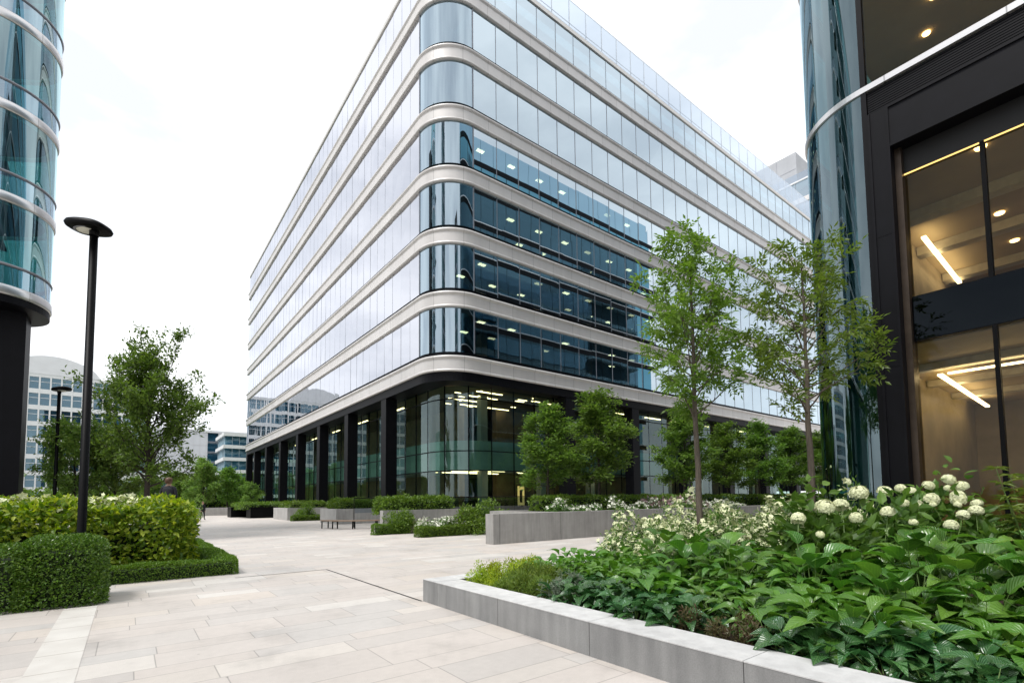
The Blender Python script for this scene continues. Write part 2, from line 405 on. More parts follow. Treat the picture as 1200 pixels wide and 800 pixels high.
# ------------------------------------------------------------------ foliage geometry
rng = np.random.default_rng(11)
def unit(a): return a / np.maximum(np.linalg.norm(a, axis=1, keepdims=True), 1e-9)
def rand_dirs(n):
    return unit(rng.normal(size=(n, 3)))
def leaves(pos, d, nrm, ln, wd, fold=.15, droop=.1):
    """folded diamond leaves; returns verts, tri faces"""
    n = len(pos); d = unit(d); s = unit(np.cross(d, nrm)); u = np.cross(s, d)
    ln = np.broadcast_to(np.asarray(ln, float), (n,))[:, None]; wd = np.broadcast_to(np.asarray(wd, float), (n,))[:, None]
    mid = pos + d * ln * .45
    v = np.stack([pos, mid + s * wd * .5 + u * wd * fold, pos + d * ln - u * ln * droop, mid - s * wd * .5 + u * wd * fold], 1).reshape(-1, 3)
    b = np.arange(n)[:, None] * 4
    f = np.concatenate([b + [0, 1, 2], b + [0, 2, 3]], 1).reshape(-1, 3)
    return v, f
def leaves6(pos, d, nrm, ln, wd, fold=.12, droop=.18):
    """rounder leaf: 6 outline verts + bent midrib, 4 quads-ish (tris)"""
    n = len(pos); d = unit(d); s = unit(np.cross(d, nrm)); u = np.cross(s, d)
    ln = np.broadcast_to(np.asarray(ln, float), (n,))[:, None]; wd = np.broadcast_to(np.asarray(wd, float), (n,))[:, None]
    def P(t, w, h): return pos + d * ln * t + s * wd * w + u * (wd * h) - u * ln * droop * t * t
    v = np.stack([P(0, 0, 0), P(.28, .42, fold), P(.62, .40, fold), P(1, 0, 0), P(.62, -.40, fold), P(.28, -.42, fold), P(.45, 0, 0)], 1).reshape(-1, 3)
    b = np.arange(n)[:, None] * 7
    f = np.concatenate([b + [0, 1, 6], b + [1, 2, 6], b + [2, 3, 6], b + [3, 4, 6], b + [4, 5, 6], b + [5, 0, 6]], 1).reshape(-1, 3)
    return v, f
def join(parts):
    vs = []; fs = []; mi = []; o = 0
    for v, f, m in parts:
        vs.append(v); fs.append(f + o); mi.append(np.full(len(f), m)); o += len(v)
    return np.concatenate(vs), np.concatenate(fs), np.concatenate(mi)

def mbnp(mb):
    """MB quads/tris -> verts, tris"""
    t = []
    for f in mb.f:
        for k in range(1, len(f) - 1): t.append((f[0], f[k], f[k + 1]))
    return np.array(mb.v, float).reshape(-1, 3), np.array(t, int).reshape(-1, 3)

def compound(pos, d, nrm, ln, nleaf, lw):
    """pinnate sprays: leaflets along a rachis -> positions, dirs, normals"""
    d = unit(d); s = unit(np.cross(d, nrm)); u = np.cross(s, d)
    ps, ds, ns = [], [], []
    for i in range(nleaf):
        t = .25 + .75 * (i // 2) / max(1, (nleaf - 1) // 2)
        side = 0 if i == nleaf - 1 else (1 if i % 2 else -1)
        p = pos + d * ln[:, None] * t - u * (ln[:, None] * .35 * t * t)
        dd = d * (.55 if side else 1) + s * side * .85 - u * .3 + rng.normal(size=d.shape) * .12
        ps.append(p); ds.append(dd); ns.append(u + rng.normal(size=d.shape) * .25)
    return np.concatenate(ps), np.concatenate(ds), np.concatenate(ns)

def make_tree(seed, H, z0, R, prof, nb, leaf='ash', spray=True, nspray=900, ll=.075, lw=.027, tr=.07, elev=(25, 55), bark='bark', crown_mat=None, twig=.35, trunk_wob=.05, nl=9, rach=.22):
    """returns list of (name, builder) as two np meshes around the origin: trunk (with limbs) and crown"""
    rs = np.random.default_rng(seed); rr = random.Random(seed)
    mb = MB()
    zt = np.linspace(0, H * .97, 14)
    wx = np.cumsum(rs.normal(size=14)) * trunk_wob * .25; wy = np.cumsum(rs.normal(size=14)) * trunk_wob * .25
    wx -= wx[0]; wy -= wy[0]
    def tp(z): return Vector((np.interp(z, zt, wx), np.interp(z, zt, wy), z))
    def trad(z): return max(.006, tr * (1 - .9 * (z / H) ** 1.1))
    rads = [trad(z) * (1.35 if z == 0 else 1) for z in zt]
    mb.tube([tp(z) for z in zt], rads, 0, 8)
    tips = []; tdir = []
    for i in range(nb):
        t = (i + rr.random() * .8) / nb
        z = z0 + (H * .95 - z0) * t ** .95
        az = i * 2.39996 + rr.uniform(-.35, .35)
        Lb = R * prof(t) * rr.uniform(.6, 1.1) + .12
        el = math.radians(rr.uniform(*elev) + 22 * t)
        p = tp(z); pts = [p.copy()]; d = Vector((math.cos(az) * math.cos(el), math.sin(az) * math.cos(el), math.sin(el)))
        nseg = 5
        for k in range(nseg):
            d = (d + Vector((rr.gauss(0, .10), rr.gauss(0, .10), rr.uniform(-.09, .10)))).normalized()
            p = p + d * (Lb / math.cos(el) * .85 / nseg); pts.append(p.copy())
        r0 = max(.005, trad(z) * .45)
        mb.tube(pts, [r0 * (1 - .85 * k / nseg) for k in range(nseg + 1)], 0, 5, False)
        ntw = max(2, int(Lb / twig * 2.2))
        for k in range(ntw):
            q = rr.uniform(.28, 1.0); fi = q * nseg; a = min(nseg - 1, int(fi)); pos = pts[a].lerp(pts[a + 1], fi - a)
            dd = (d + Vector((rr.gauss(0, .7), rr.gauss(0, .7), rr.gauss(.1, .45)))).normalized()
            tl = twig * rr.uniform(.4, 1.0) * (.6 + .4 * prof(t))
            e = pos + dd * tl
            mb.tube([pos, pos.lerp(e, .5) + Vector((0, 0, .01)), e], [r0 * .3, r0 * .22, .002], 0, 4, False)
            for w in (.45, .75, 1.0):
                tips.append(tuple(pos.lerp(e, w))); tdir.append(tuple(dd))
        tips.append(tuple(pts[-1])); tdir.append(tuple(d))
    tips = np.array(tips); tdir = np.array(tdir)
    ii = rs.integers(0, len(tips), nspray)
    pos = tips[ii] + rs.normal(size=(nspray, 3)) * .03
    d = tdir[ii] + rs.normal(size=(nspray, 3)) * .75; d[:, 2] -= .1
    nr = rs.normal(size=(nspray, 3)) * .45 + [0, 0, 1]
    if spray:
        p2, d2, n2 = compound(pos, d, nr, rs.uniform(.7, 1.2, nspray) * rach, nl, lw)
        k = len(p2); v, f = leaves(p2, d2, n2, ll * rs.uniform(.7, 1.25, k), lw * rs.uniform(.8, 1.25, k))
    else:
        # short tufts of simple leaves
        K = nl
        p2 = np.repeat(pos, K, 0) + rs.normal(size=(nspray * K, 3)) * rach * .4
        d2 = np.repeat(d, K, 0) + rs.normal(size=(nspray * K, 3)) * .9
        n2 = rs.normal(size=(nspray * K, 3)) * .5 + [0, 0, 1]
        k = len(p2); v, f = leaves(p2, d2, n2, ll * rs.uniform(.7, 1.25, k), lw * rs.uniform(.8, 1.25, k))
    tv, tf = mbnp(mb)
    return (tv, tf, MT[bark]), (v, f, LM[crown_mat or leaf])

def place_tree(name, T, loc, rz, sc, label, group=None):
    (tv, tf, tm), (v, f, lm) = T
    o = thing(name, label, 'tree', loc, group, rz); o.scale = (sc,) * 3 if not isinstance(sc, tuple) else sc
    np_mesh('trunk', tv, [tf], tm, parent=o, smooth=True); np_mesh('crown', v, [f], lm, parent=o)
    return o

def hedge_mesh(name, x0, x1, y0, y1, z0, z1, n, ll, lw, lm, label, round_=.12, jit=.03, outw=.8, group=None, cat='hedge', flowers=None, rounder=False, wob=.05, seed=3, core=.14):
    """clipped hedge: dark twiggy core + leaves all over the (wobbly) faces"""
    rs = np.random.default_rng(seed)
    A = [(y1 - y0) * (z1 - z0), (y1 - y0) * (z1 - z0), (x1 - x0) * (z1 - z0), (x1 - x0) * (z1 - z0), (x1 - x0) * (y1 - y0)]
    fa = rs.choice(5, n, p=np.array(A) / sum(A)); u = rs.random(n); w = rs.random(n); P = np.zeros((n, 3)); NN = np.zeros((n, 3))
    lx, ly, lz = x1 - x0, y1 - y0, z1 - z0
    for k, (ax, sg) in enumerate([(0, 0), (0, 1), (1, 0), (1, 1), (2, 1)]):
        m = fa == k; dims = [0, 1, 2]; dims.remove(ax); sz = [lx, ly, lz]; o3 = [x0, y0, z0]
        P[m, ax] = o3[ax] + sg * sz[ax]; P[m, dims[0]] = o3[dims[0]] + u[m] * sz[dims[0]]; P[m, dims[1]] = o3[dims[1]] + w[m] * sz[dims[1]]
        NN[m, ax] = 1 if sg else -1
    # round the edges
    lo = np.array([x0 + round_, y0 + round_, z0 - 1]); hi = np.array([x1 - round_, y1 - round_, z1 - round_])
    c = np.clip(P, lo, hi); dv = P - c; dl = np.linalg.norm(dv, axis=1, keepdims=True)
    dirn = np.where(dl > 1e-6, dv / np.maximum(dl, 1e-6), NN); P = c + dirn * round_
    ph = rs.random(6) * 9
    wv = wob * (np.sin(P[:, 0] * 3.1 + ph[0]) * np.sin(P[:, 1] * 2.7 + ph[1]) + .6 * np.sin(P[:, 0] * 7.3 + P[:, 2] * 6 + ph[2]) * np.sin(P[:, 1] * 6.1 + ph[3] + P[:, 2] * 4))
    P = P + dirn * (wv[:, None] - rs.exponential(jit, n)[:, None] + jit * .7)
    d = dirn * outw + rs.normal(size=(n, 3)) * .75 + [0, 0, .25]; nr = rs.normal(size=(n, 3)) * .5 + dirn * .5 + [0, 0, .6]
    fn = leaves6 if rounder else leaves
    v, f = fn(P, d, nr, ll * rs.uniform(.65, 1.3, n), lw * rs.uniform(.7, 1.25, n))
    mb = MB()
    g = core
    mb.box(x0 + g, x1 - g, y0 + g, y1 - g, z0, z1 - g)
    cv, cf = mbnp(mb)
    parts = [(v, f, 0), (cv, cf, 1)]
    V, Fc, mi = join(parts)
    base = np.array([(x0 + x1) / 2, (y0 + y1) / 2, z0])
    o = np_mesh(name, V - base, [Fc], [lm, MT['twig']], mi, loc=tuple(base))
    return tag(o, label, cat, group)
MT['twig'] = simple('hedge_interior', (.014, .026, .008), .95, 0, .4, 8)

def bush_np(seed, rx, ry, h, n, ll, lw, rounder=False, clump=10, up=.3, fill=.55):
    """loose rounded bush of leaf clumps around the origin"""
    rs = np.random.default_rng(seed)
    cd = unit(rs.normal(size=(clump, 3))); cd[:, 2] = np.abs(cd[:, 2])
    cc = cd * rs.uniform(.45, .8, (clump, 1)); cr = rs.uniform(.28, .5, clump)
    ii = rs.integers(0, clump, n)
    d0 = unit(rs.normal(size=(n, 3))); r = cr[ii][:, None] * rs.uniform(fill, 1.05, (n, 1))
    P = cc[ii] + d0 * r; P[:, 2] = np.abs(P[:, 2])
    P = P * [rx, ry, h]; d = d0 * .6 + unit(P) * .3 + rs.normal(size=(n, 3)) * .7 + [0, 0, up * .5]
    nr = rs.normal(size=(n, 3)) * .5 + [0, 0, 1]
    v, f = (leaves6 if rounder else leaves)(P, d, nr, ll * rs.uniform(.65, 1.3, n), lw * rs.uniform(.7, 1.25, n))
    return v, f, P

def big_leaf(L_, W_, droop, fold, shape='ovate', nseg=7, wavy=.0, rs=None):
    """grid leaf in +x, returns verts, quads, uv"""
    if shape == 'ovate': pr = [0.02, .62, .95, 1.0, .86, .60, .30, 0.01]
    elif shape == 'lance': pr = [0.03, .50, .85, 1.0, .95, .74, .40, 0.01]
    else: pr = [0.25, .95, 1.1, 1.0, .82, .58, .30, 0.01]
    V = []; UV = []
    for i in range(nseg + 1):
        t = i / nseg; w = W_ * .5 * pr[i]
        ang = droop * t; x = L_ * t * (1 - .18 * droop * t); z = -L_ * .5 * droop * t * t + L_ * .10 * math.sin(t * PI)
        for s in (-1, -.5, 0, .5, 1):
            zz = z + fold * abs(s) * w + (wavy * math.sin(t * 17 + s * 3) * abs(s) * W_ if wavy else 0)
            V.append((x, s * w, zz)); UV.append((.5 + .5 * s * pr[i] * .95, t))
    F = []
    for i in range(nseg):
        for j in range(4):
            a = i * 5 + j; F.append((a, a + 5, a + 6, a + 1))
    return np.array(V), np.array(F), np.array(UV)

def rosette(seed, n, Lr, Wr, elev, petiole, mats, shape='ovate', droop=(.4, 1.1), spread=.12, hgt=None, whorl=False):
    """clump of big veined leaves on stalks; returns V,F,mi,UV"""
    rs = random.Random(seed); Vs = []; Fs = []; Ms = []; Us = []; o = 0
    for i in range(n):
        t = (i + .5) / n
        az = i * 2.39996 + rs.uniform(-.4, .4)
        el = math.radians(elev[0] + (elev[1] - elev[0]) * t + rs.uniform(-9, 9))
        pl = petiole * rs.uniform(.65, 1.15) * (.5 + .6 * t)
        bx, by = math.cos(az) * spread * rs.random(), math.sin(az) * spread * rs.random()
        base = Vector((bx, by, 0)); dirv = Vector((math.cos(az) * math.cos(el), math.sin(az) * math.cos(el), math.sin(el)))
        e = base + dirv * pl
        mb = MB(); m_ = base.lerp(e, .5) + Vector((0, 0, .12 * pl))
        mb.tube([base, m_, e], [.006, .005, .0035], 0, 4, False)
        v, f = mbnp(mb); q = np.concatenate([f, f[:, 2:3]], 1)  # degenerate-safe later: use tris
        Vs.append(v); Fs.append(('t', f + o)); Ms.append(np.full(len(f), 1)); Us.append(np.zeros((len(v), 2))); o += len(v)
        sz = rs.uniform(.7, 1.2); dr = rs.uniform(*droop)
        lv, lf, lu = big_leaf(Lr * sz, Wr * sz * rs.uniform(.85, 1.15), dr, rs.uniform(.15, .5), shape, wavy=rs.uniform(.0, .05))
        el2 = el * rs.uniform(.35, .75)
        rot = Matrix.Rotation(az + rs.uniform(-.3, .3), 3, 'Z') @ Matrix.Rotation(-el2, 3, 'Y') @ Matrix.Rotation(rs.uniform(-.35, .35), 3, 'X')
        lv = lv @ np.array(rot).T + np.array(e)
        Vs.append(lv); Fs.append(('q', lf + o)); Ms.append(np.full(len(lf), 0)); Us.append(lu); o += len(lv)
    tri = np.concatenate([f for k, f in Fs if k == 't']); quad = np.concatenate([f for k, f in Fs if k == 'q'])
    mi = np.concatenate([np.full(len(tri), 1), np.full(len(quad), 0)])
    return np.concatenate(Vs), [tri, quad], mi, np.concatenate(Us)

exec_parts = []
# ------------------------------------------------------------------ GROUND
mb = MB(); mb.face([(-1800, -400, -.03), (1800, -400, -.03), (1800, 2600, -.03), (-1800, 2600, -.03)])
tag(mb.build('ground', MT['ground']), kind='structure')
mb = MB(); mb.face([(-60, -30, 0), (110, -30, 0), (110, 88, 0), (-60, 88, 0)])
tag(mb.build('plaza_paving', MT['paving']), kind='structure')
mb = MB(); mb.face([(-90, 88.02, -.01), (70, 88.02, -.01), (70, 140, -.01), (-90, 140, -.01)])
tag(mb.build('lawn', MT['lawn']), kind='structure')
mb = MB(); mb.face([(-.76, -12, .004), (-.35, -12, .004), (-.35, 10.62, .004), (-.76, 10.62, .004)])
tag(mb.build('paving_strip', MT['strip']), kind='structure')
mb = MB()
mb.face([(3.845, 7.46, .004), (3.88, 7.46, .004), (3.88, 12.42, .004), (3.845, 12.42, .004)])
mb.face([(1.9, 12.42, .004), (3.88, 12.42, .004), (3.88, 12.455, .004), (1.9, 12.455, .004)])
tag(mb.build('drain_channel', MT['darkmatt']), kind='structure')

# ------------------------------------------------------------------ MAIN OFFICE BUILDING
X0, Y0, RC = 15.8, 28.1, 2.75
XE, YE = 78.0, 95.0
def bandz(k): return 10.32 + 4.435 * k
def fpath(off=0, x0=X0, y0=Y0, r=RC, seg=14, xe=XE, ye=YE, ends=True):
    p = []
    if ends: p.append((x0 + 18, ye, 0, 1)); p.append((x0, ye, -1, 1))
    else: p.append((x0, ye, -1, 0))
    p.append((x0, y0 + r, -1, 0))
    for i in range(1, seg):
        a = PI + (PI / 2) * i / seg
        p.append((x0 + r + math.cos(a) * r, y0 + r + math.sin(a) * r, math.cos(a), math.sin(a)))
    p.append((x0 + r, y0, 0, -1)); p.append((xe, y0, 0, -1))
    return p
office = thing('office_building', 'long glass office block with rounded corner and pale metal bands on every floor', 'building', (X0, Y0, 0))
prof0 = [(-.25, .0), (.14, .0), (.18, .03), (.19, .10), (.13, .17), (.13, .82), (.16, .87), (.21, .92), (.23, .99), (.21, 1.05), (.18, 1.08), (-.02, 1.10), (-.06, 1.36), (-.3, 1.36)]
prof_mat = MT['band']
for k in range(7):
    z = bandz(k)
    mb = MB()
    for a, b in ((0, 2), (1, 5), (4, 6), (5, 11)): mb.sweep(fpath(), [(o, z + h) for o, h in prof0[a:b]], 0, True)
    mb.sweep(fpath(), [(o, z + h) for o, h in prof0[10:]], 1)
    mb.build('spandrel_band', [MT['band'], MT['dark']], office)
zt = bandz(7) - .45
mb = MB(); mb.sweep(fpath(), [(-.2, zt), (.06, zt), (.10, zt + .05), (.10, zt + .38), (.05, zt + .42), (-1.0, zt + .42)], 0)
mb.build('roof_coping', MT['coping_metal'], office)
mb = MB(); mb.face([(X0 + .5, Y0 + 3, zt + .3), (XE, Y0 + 1, zt + .3), (XE, YE, zt + .3), (X0 + .5, YE, zt + .3)]); mb.build('roof', MT['slab'], office)
# windows -------------------------------------------------------------
PW = 2.04; SX = X0 + RC
def pane(mb, p0, p1, z0, z1, nx, ny, j=0.0, fr=1, frame=True, w=.02, o1=.02):
    a = [random.uniform(-j, j) for _ in range(4)]
    mb.face([(p0[0] + nx * a[0], p0[1] + ny * a[0], z0), (p1[0] + nx * a[1], p1[1] + ny * a[1], z0), (p1[0] + nx * a[2], p1[1] + ny * a[2], z1), (p0[0] + nx * a[3], p0[1] + ny * a[3], z1)], 0)
    if frame:
        dx, dy = p1[0] - p0[0], p1[1] - p0[1]; l = math.hypot(dx, dy); dx /= l; dy /= l
        q0 = (p1[0] - dx * w, p1[1] - dy * w); q1 = (p1[0] + dx * w, p1[1] + dy * w)
        o0 = -.12
        A = (q0[0] + nx * o1, q0[1] + ny * o1); B = (q1[0] + nx * o1, q1[1] + ny * o1)
        C_ = (q1[0] + nx * o0, q1[1] + ny * o0); D_ = (q0[0] + nx * o0, q0[1] + ny * o0)
        for a_, b_ in ((A, B), (B, C_), (D_, A)): mb.face([(a_[0], a_[1], z0), (b_[0], b_[1], z0), (b_[0], b_[1], z1), (a_[0], a_[1], z1)], fr)
def window_part(parent, gm, fm, p0, p1, z0, z1, nx, ny, j=.004):
    mb = MB(); pane(mb, p0, p1, z0, z1, nx, ny, j, 0)
    g = MB(); g.v, g.f, g.m, g.uv, g.sm = mb.v[:4], mb.f[:1], mb.m[:1], mb.uv[:1], mb.sm[:1]
    o = g.build('window', gm, parent)
    b = MB(); b.v = mb.v[4:]; b.f = [tuple(i - 4 for i in f) for f in mb.f[1:]]; b.m = [0] * len(b.f); b.uv = mb.uv[1:]; b.sm = mb.sm[1:]
    k = b.build('mullion', fm, None); k.data.transform(Matrix.Translation(-Vector(parent.location))); k.parent = o
    return o
rows = [(bandz(k) + 1.36, bandz(k + 1) if k < 6 else zt) for k in range(7)]
rest = MB()
NR = int((XE - SX) / PW)
for z0, z1 in rows:
    # curved corner pane
    mb = MB(); arc = [p for p in fpath(seg=20, ends=False)][1:-1]
    mb.sweep(arc, [(0, z0), (0, z1)], 0, True)
    for e in (arc[0], arc[-1]):
        t = (e[3], -e[2]); mb.box(e[0] - .035 if e[2] == 0 else e[0] - .05, e[0] + .035 if e[2] == 0 else e[0] + .1, e[1] - .05 if e[2] == 0 else e[1] - .035, e[1] + .1 if e[2] == 0 else e[1] + .035, z0, z1, 1)
    mb.build('window', [MT['glass_corner'], MT['frame']], office)
    for i in range(NR + 1):
        a = SX + i * PW + .06; b = min(XE, SX + (i + 1) * PW)
        if i < 13: window_part(office, MT['glass_main'], MT['frame'], (SX + i * PW, Y0), (b, Y0), z0, z1, 0, -1, .005)
        else: pane(rest, (SX + i * PW, Y0), (b, Y0), z0, z1, 0, -1, .005)
    b = Y0 + RC
    n = int((YE - b) / 1.52)
    for i in range(n + 1):
        y1_ = b + i * 1.52; y2_ = min(YE, y1_ + 1.52)
        if y2_ - y1_ < .05: continue
        base = len(rest.f); pane(rest, (X0, y2_), (X0, y1_), z0, z1, -1, 0, .009, 3, w=.012, o1=.006)
        rest.m[base] = 2
tag(rest.build('window', [MT['glass_main'], MT['frame'], MT['glass_left'], MT['framelight']], office), 'farther windows along both facades', kind='stuff')
# screen on the roof edge ---------------------------------------------
zs0, zs1 = zt + .42, zt + 3.55
mb = MB()
for i in range(-1, NR + 1):
    x = SX + i * PW
    mb.face([(x + .02, Y0 + .35, zs0), (x + PW - .02, Y0 + .35, zs0), (x + PW - .02, Y0 + .35, zs1), (x + .02, Y0 + .35, zs1)], 0)
    mb.box(x - .02, x + .02, Y0 + .36, Y0 + .46, zs0, zs1 + .02, 1)
mb.box(SX - PW, XE, Y0 + .36, Y0 + .40, zs0 + .95, zs0 + 1.0, 1)
mb.box(SX - PW, XE, Y0 + .36, Y0 + .40, zs1, zs1 + .05, 1)
mb.build('glass_screen', [MT['glass_screen'], MT['white']], office)
mb = MB(); mb.box(SX, XE, Y0 + 1.6, Y0 + 14, zs0, zs1 - .7); mb.build('plant_room', MT['whitewall'], office)
# floors / core / lamps -----------------------------------------------
for k in range(7):
    z = bandz(k)
    mb = MB(); mb.box(X0 + .5, XE - .3, Y0 + 3.2, YE - .4, z + .12, z + 1.05); mb.box(X0 + 3.2, XE - .3, Y0 + .32, Y0 + 3.2, z + .12, z + 1.05); mb.build('floor_slab', [MT['ceil']], office)
mb = MB(); mb.box(X0 + 14, XE - 1, Y0 + 13, YE - 6, 0, zt - .2); mb.box(X0 + 10.5, X0 + 12, Y0 + 20, Y0 + 52, 0, zt - .2)
mb.build('core_wall', MT['core'], office)
mb = MB()
for i in range(9):
    mb.box(X0 + 6 + i * 6.1, X0 + 6.6 + i * 6.1, Y0 + 4, Y0 + 4.6, 0, zt - .3)
mb.build('inner_columns', MT['slab'], office)
cnt = 0
for k in range(4):
    zc = bandz(k + 1) + .10
    for i in range(12):
        for j in range(2):
            if random.random() < .34 or cnt >= 100: continue
            x = X0 + 4.6 + i * 2.9 + random.uniform(-.2, .2); y = Y0 + 1.9 + j * 2.6
            mb = MB(); mb.box(x - .30, x + .30, y - .16, y + .16, zc - .03, zc + .01); mb.build('ceiling_light', MT['lightlow'] if random.random() < .6 else MT['lightdim'], office); cnt += 1
# ground floor --------------------------------------------------------
zf = bandz(0)
mb = MB(); mb.sweep(fpath(), [(.02, zf - .62), (.02, zf + .01)], 0); mb.sweep(fpath(), [(-1.9, zf - .50), (.02, zf - .62)], 0); mb.build('fascia', MT['dark'], office)
colY = [36.6 + 8.55 * i for i in range(7)] + [94.4]
for y in colY:
    mb = MB(); mb.box(X0 + .02, X0 + .95, y, y + .95, 0, zf - .6); mb.box(X0 - .0, X0 + .97, y - .02, y + .97, 4.9, 4.93); mb.build('column', MT['dark'], office)
for x in [27.2 + 8.16 * i for i in range(6)]:
    mb = MB(); mb.box(x, x + .95, Y0 + .02, Y0 + .95, 0, zf - .6); mb.build('column', MT['dark'], office)
LX, LY, LR = X0 + 1.55, Y0 + 1.1, 3.4
lp = fpath(x0=LX, y0=LY, r=LR, seg=18, ends=False)
def lobby_bay(path, name='lobby_window'):
    mb = MB(); mb.sweep(path, [(0, .05), (0, zf - .5)], 0, True)
    for e in (path[0], path[-1]):
        a = [(e[0] + e[2] * .06, e[1] + e[3] * .06), (e[0] - e[2] * .12, e[1] - e[3] * .12)]
        mb.tube([(a[0][0] * .5 + a[1][0] * .5, a[0][1] * .5 + a[1][1] * .5, .02), (a[0][0] * .5 + a[1][0] * .5, a[0][1] * .5 + a[1][1] * .5, zf - .45)], [.055, .055], 1, 4)
    for z in (3.75, 5.15, 8.9):
        mb.sweep(path, [(.035, z - .035), (.035, z + .035)], 1); mb.sweep(path, [(-.03, z - .035), (.035, z - .035)], 1)
    mb.build(name, [MT['glass_lobby'], MT['dark']], office)
arc = lp[1:-1]
for i in range(0, len(arc) - 1, 6): lobby_bay(arc[i:i + 7])
x = LX + LR
while x < 70:
    lobby_bay([(x, LY, 0, -1), (x + 2.04, LY, 0, -1)]); x += 2.04
y = LY + LR
while y < 93.5:
    y2 = min(93.9, y + 1.9); lobby_bay([(LX, y2, -1, 0), (LX, y, -1, 0)]); y = y2
mb = MB(); mb.sweep(fpath(x0=LX + .18, y0=LY + .18, r=LR - .18, seg=18, ends=False), [(-1.2, 3.8), (0, 3.8), (0, 5.9), (-.04, 5.9), (-.04, 3.8)], 0); mb.build('mezzanine_edge', MT['greenband'], office)
mb = MB(); mb.box(LX + .5, XE - .3, LY + 4, YE - .5, 4.0, 4.8); mb.box(LX + 4, XE - .3, LY + .4, LY + 4, 4.0, 4.8); mb.build('mezzanine_floor', MT['slab'], office)
mb = MB(); mb.box(X0 + .3, XE, Y0 + .3, YE, .0, .03); mb.build('lobby_floor', MT['lobbyfloor'], office)
mb = MB(); mb.box(LX + 5.5, LX + 6.1, LY + 8, YE - 8, 0, zf - .4); mb.box(LX + 9, XE - 3, LY + 7.2, LY + 7.8, 0, zf - .4); mb.build('lobby_wall', MT['warmwall'], office)
mb = MB(); mb.box(X0 + .6, XE - .3, Y0 + 2.4, YE - .4, zf - .46, zf + .1); mb.box(X0 + 2.4, XE - .3, Y0 + .4, Y0 + 2.4, zf - .46, zf + .1); mb.build('lobby_ceiling', MT['lobbyceil'], office)
R0 = random.Random(4)
for zc in (zf - .47, 3.97):
    for i in range(4):
        mb = MB(); yy = LY + 1.6 + i * 1.7; xx = LX + 2.6 + R0.uniform(0, 2.5)
        mb.box(xx, xx + R0.uniform(2, 6), yy, yy + .09, zc - .05, zc); mb.build('ceiling_light', MT['light'], office)
    for i in range(8):
        mb = MB(); xx = LX + 15 + i * 4.5
        mb.box(xx, xx + 2.6, LY + 2, LY + 2.14, zc - .05, zc); mb.build('ceiling_light', MT['light'], office)
    for i in range(6):
        mb = MB(); yy = LY + 11 + i * 8.4
        mb.box(LX + 1.6, LX + 1.75, yy, yy + 2.4, zc - .05, zc); mb.build('ceiling_light', MT['light'], office)
for zc in (zf - .47, 3.97):
    for i in range(22):
        x = LX + 2 + R0.uniform(0, 14); y = LY + 1 + R0.uniform(0, 6.5); mb = MB(); l_ = R0.choice((.16, .16, .5, .9)); mb.box(x, x + l_, y, y + .13, zc - .03, zc); mb.build('ceiling_light', MT['light'], office)
mb = MB(); fx = 24.1; mb.box(fx, fx + .12, LY + 1.2, LY + 1.3, 1.2, 2.7); mb.box(fx + .48, fx + .6, LY + 1.2, LY + 1.3, 1.2, 2.7); mb.box(fx + .121, fx + .479, LY + 1.2, LY + 1.3, 1.2, 1.42); mb.box(fx + .121, fx + .479, LY + 1.2, LY + 1.3, 2.4, 2.7); mb.build('lit_frame', MT['gold'], office)

# ------------------------------------------------------------------ END BLOCK (beyond the far end of the street)
eb = thing('glass_office_block', 'distant glass block with white rooftop box, closing the street beyond the long office', 'building', (74, 28, 0))
def eb_box(name, m, *b): mb = MB(); mb.box(*b); return mb.build(name, m, eb)
for k in range(11):
    z = 43.0 - 4.4 * k
    if z < 1: break
    eb_box('spandrel_band', MT['band'], 73.9, 92, 26.7, 44, z, z + .75)
    mb = MB()
    for i in range(7):
        y = 26.8 + i * 2.3; pane(mb, (74.1, y + 2.3), (74.1, y), z + .75 if k else z + .75, z + 4.4 if k else 46.5, -1, 0, .006)
    mb.build('window_row', [MT['glass_main'], MT['frame']], eb)
eb_box('core_wall', MT['core'], 76, 90, 28, 42, 0, 46.2)
eb_box('roof_edge', MT['white'], 73.9, 92, 26.7, 44, 46.4, 46.6)
mb = MB()
for i in range(9):
    y = 26.8 + i * 1.9; mb.face([(74.05, y + 1.86, 46.6), (74.05, y, 46.6), (74.05, y, 47.8), (74.05, y + 1.86, 47.8)])
mb.build('balustrade', MT['glass_screen'], eb)
pr = eb_box('rooftop_box', simple('rooftop_cladding', (.40, .41, .43), .6, 0, .1, .5), 76, 90, 29.6, 44, 46.5, 52.6)
mb = MB()
for i in range(4): mb.box(75.98, 75.997, 32.5 + 3 * i, 32.54 + 3 * i, 46.6, 52.5)
mb.box(75.975, 75.996, 29.7, 44, 49.9, 49.94); o = mb.build('panel_joint', MT['frame'], eb)

eb.location = (78.7, 29.7, 2.6)
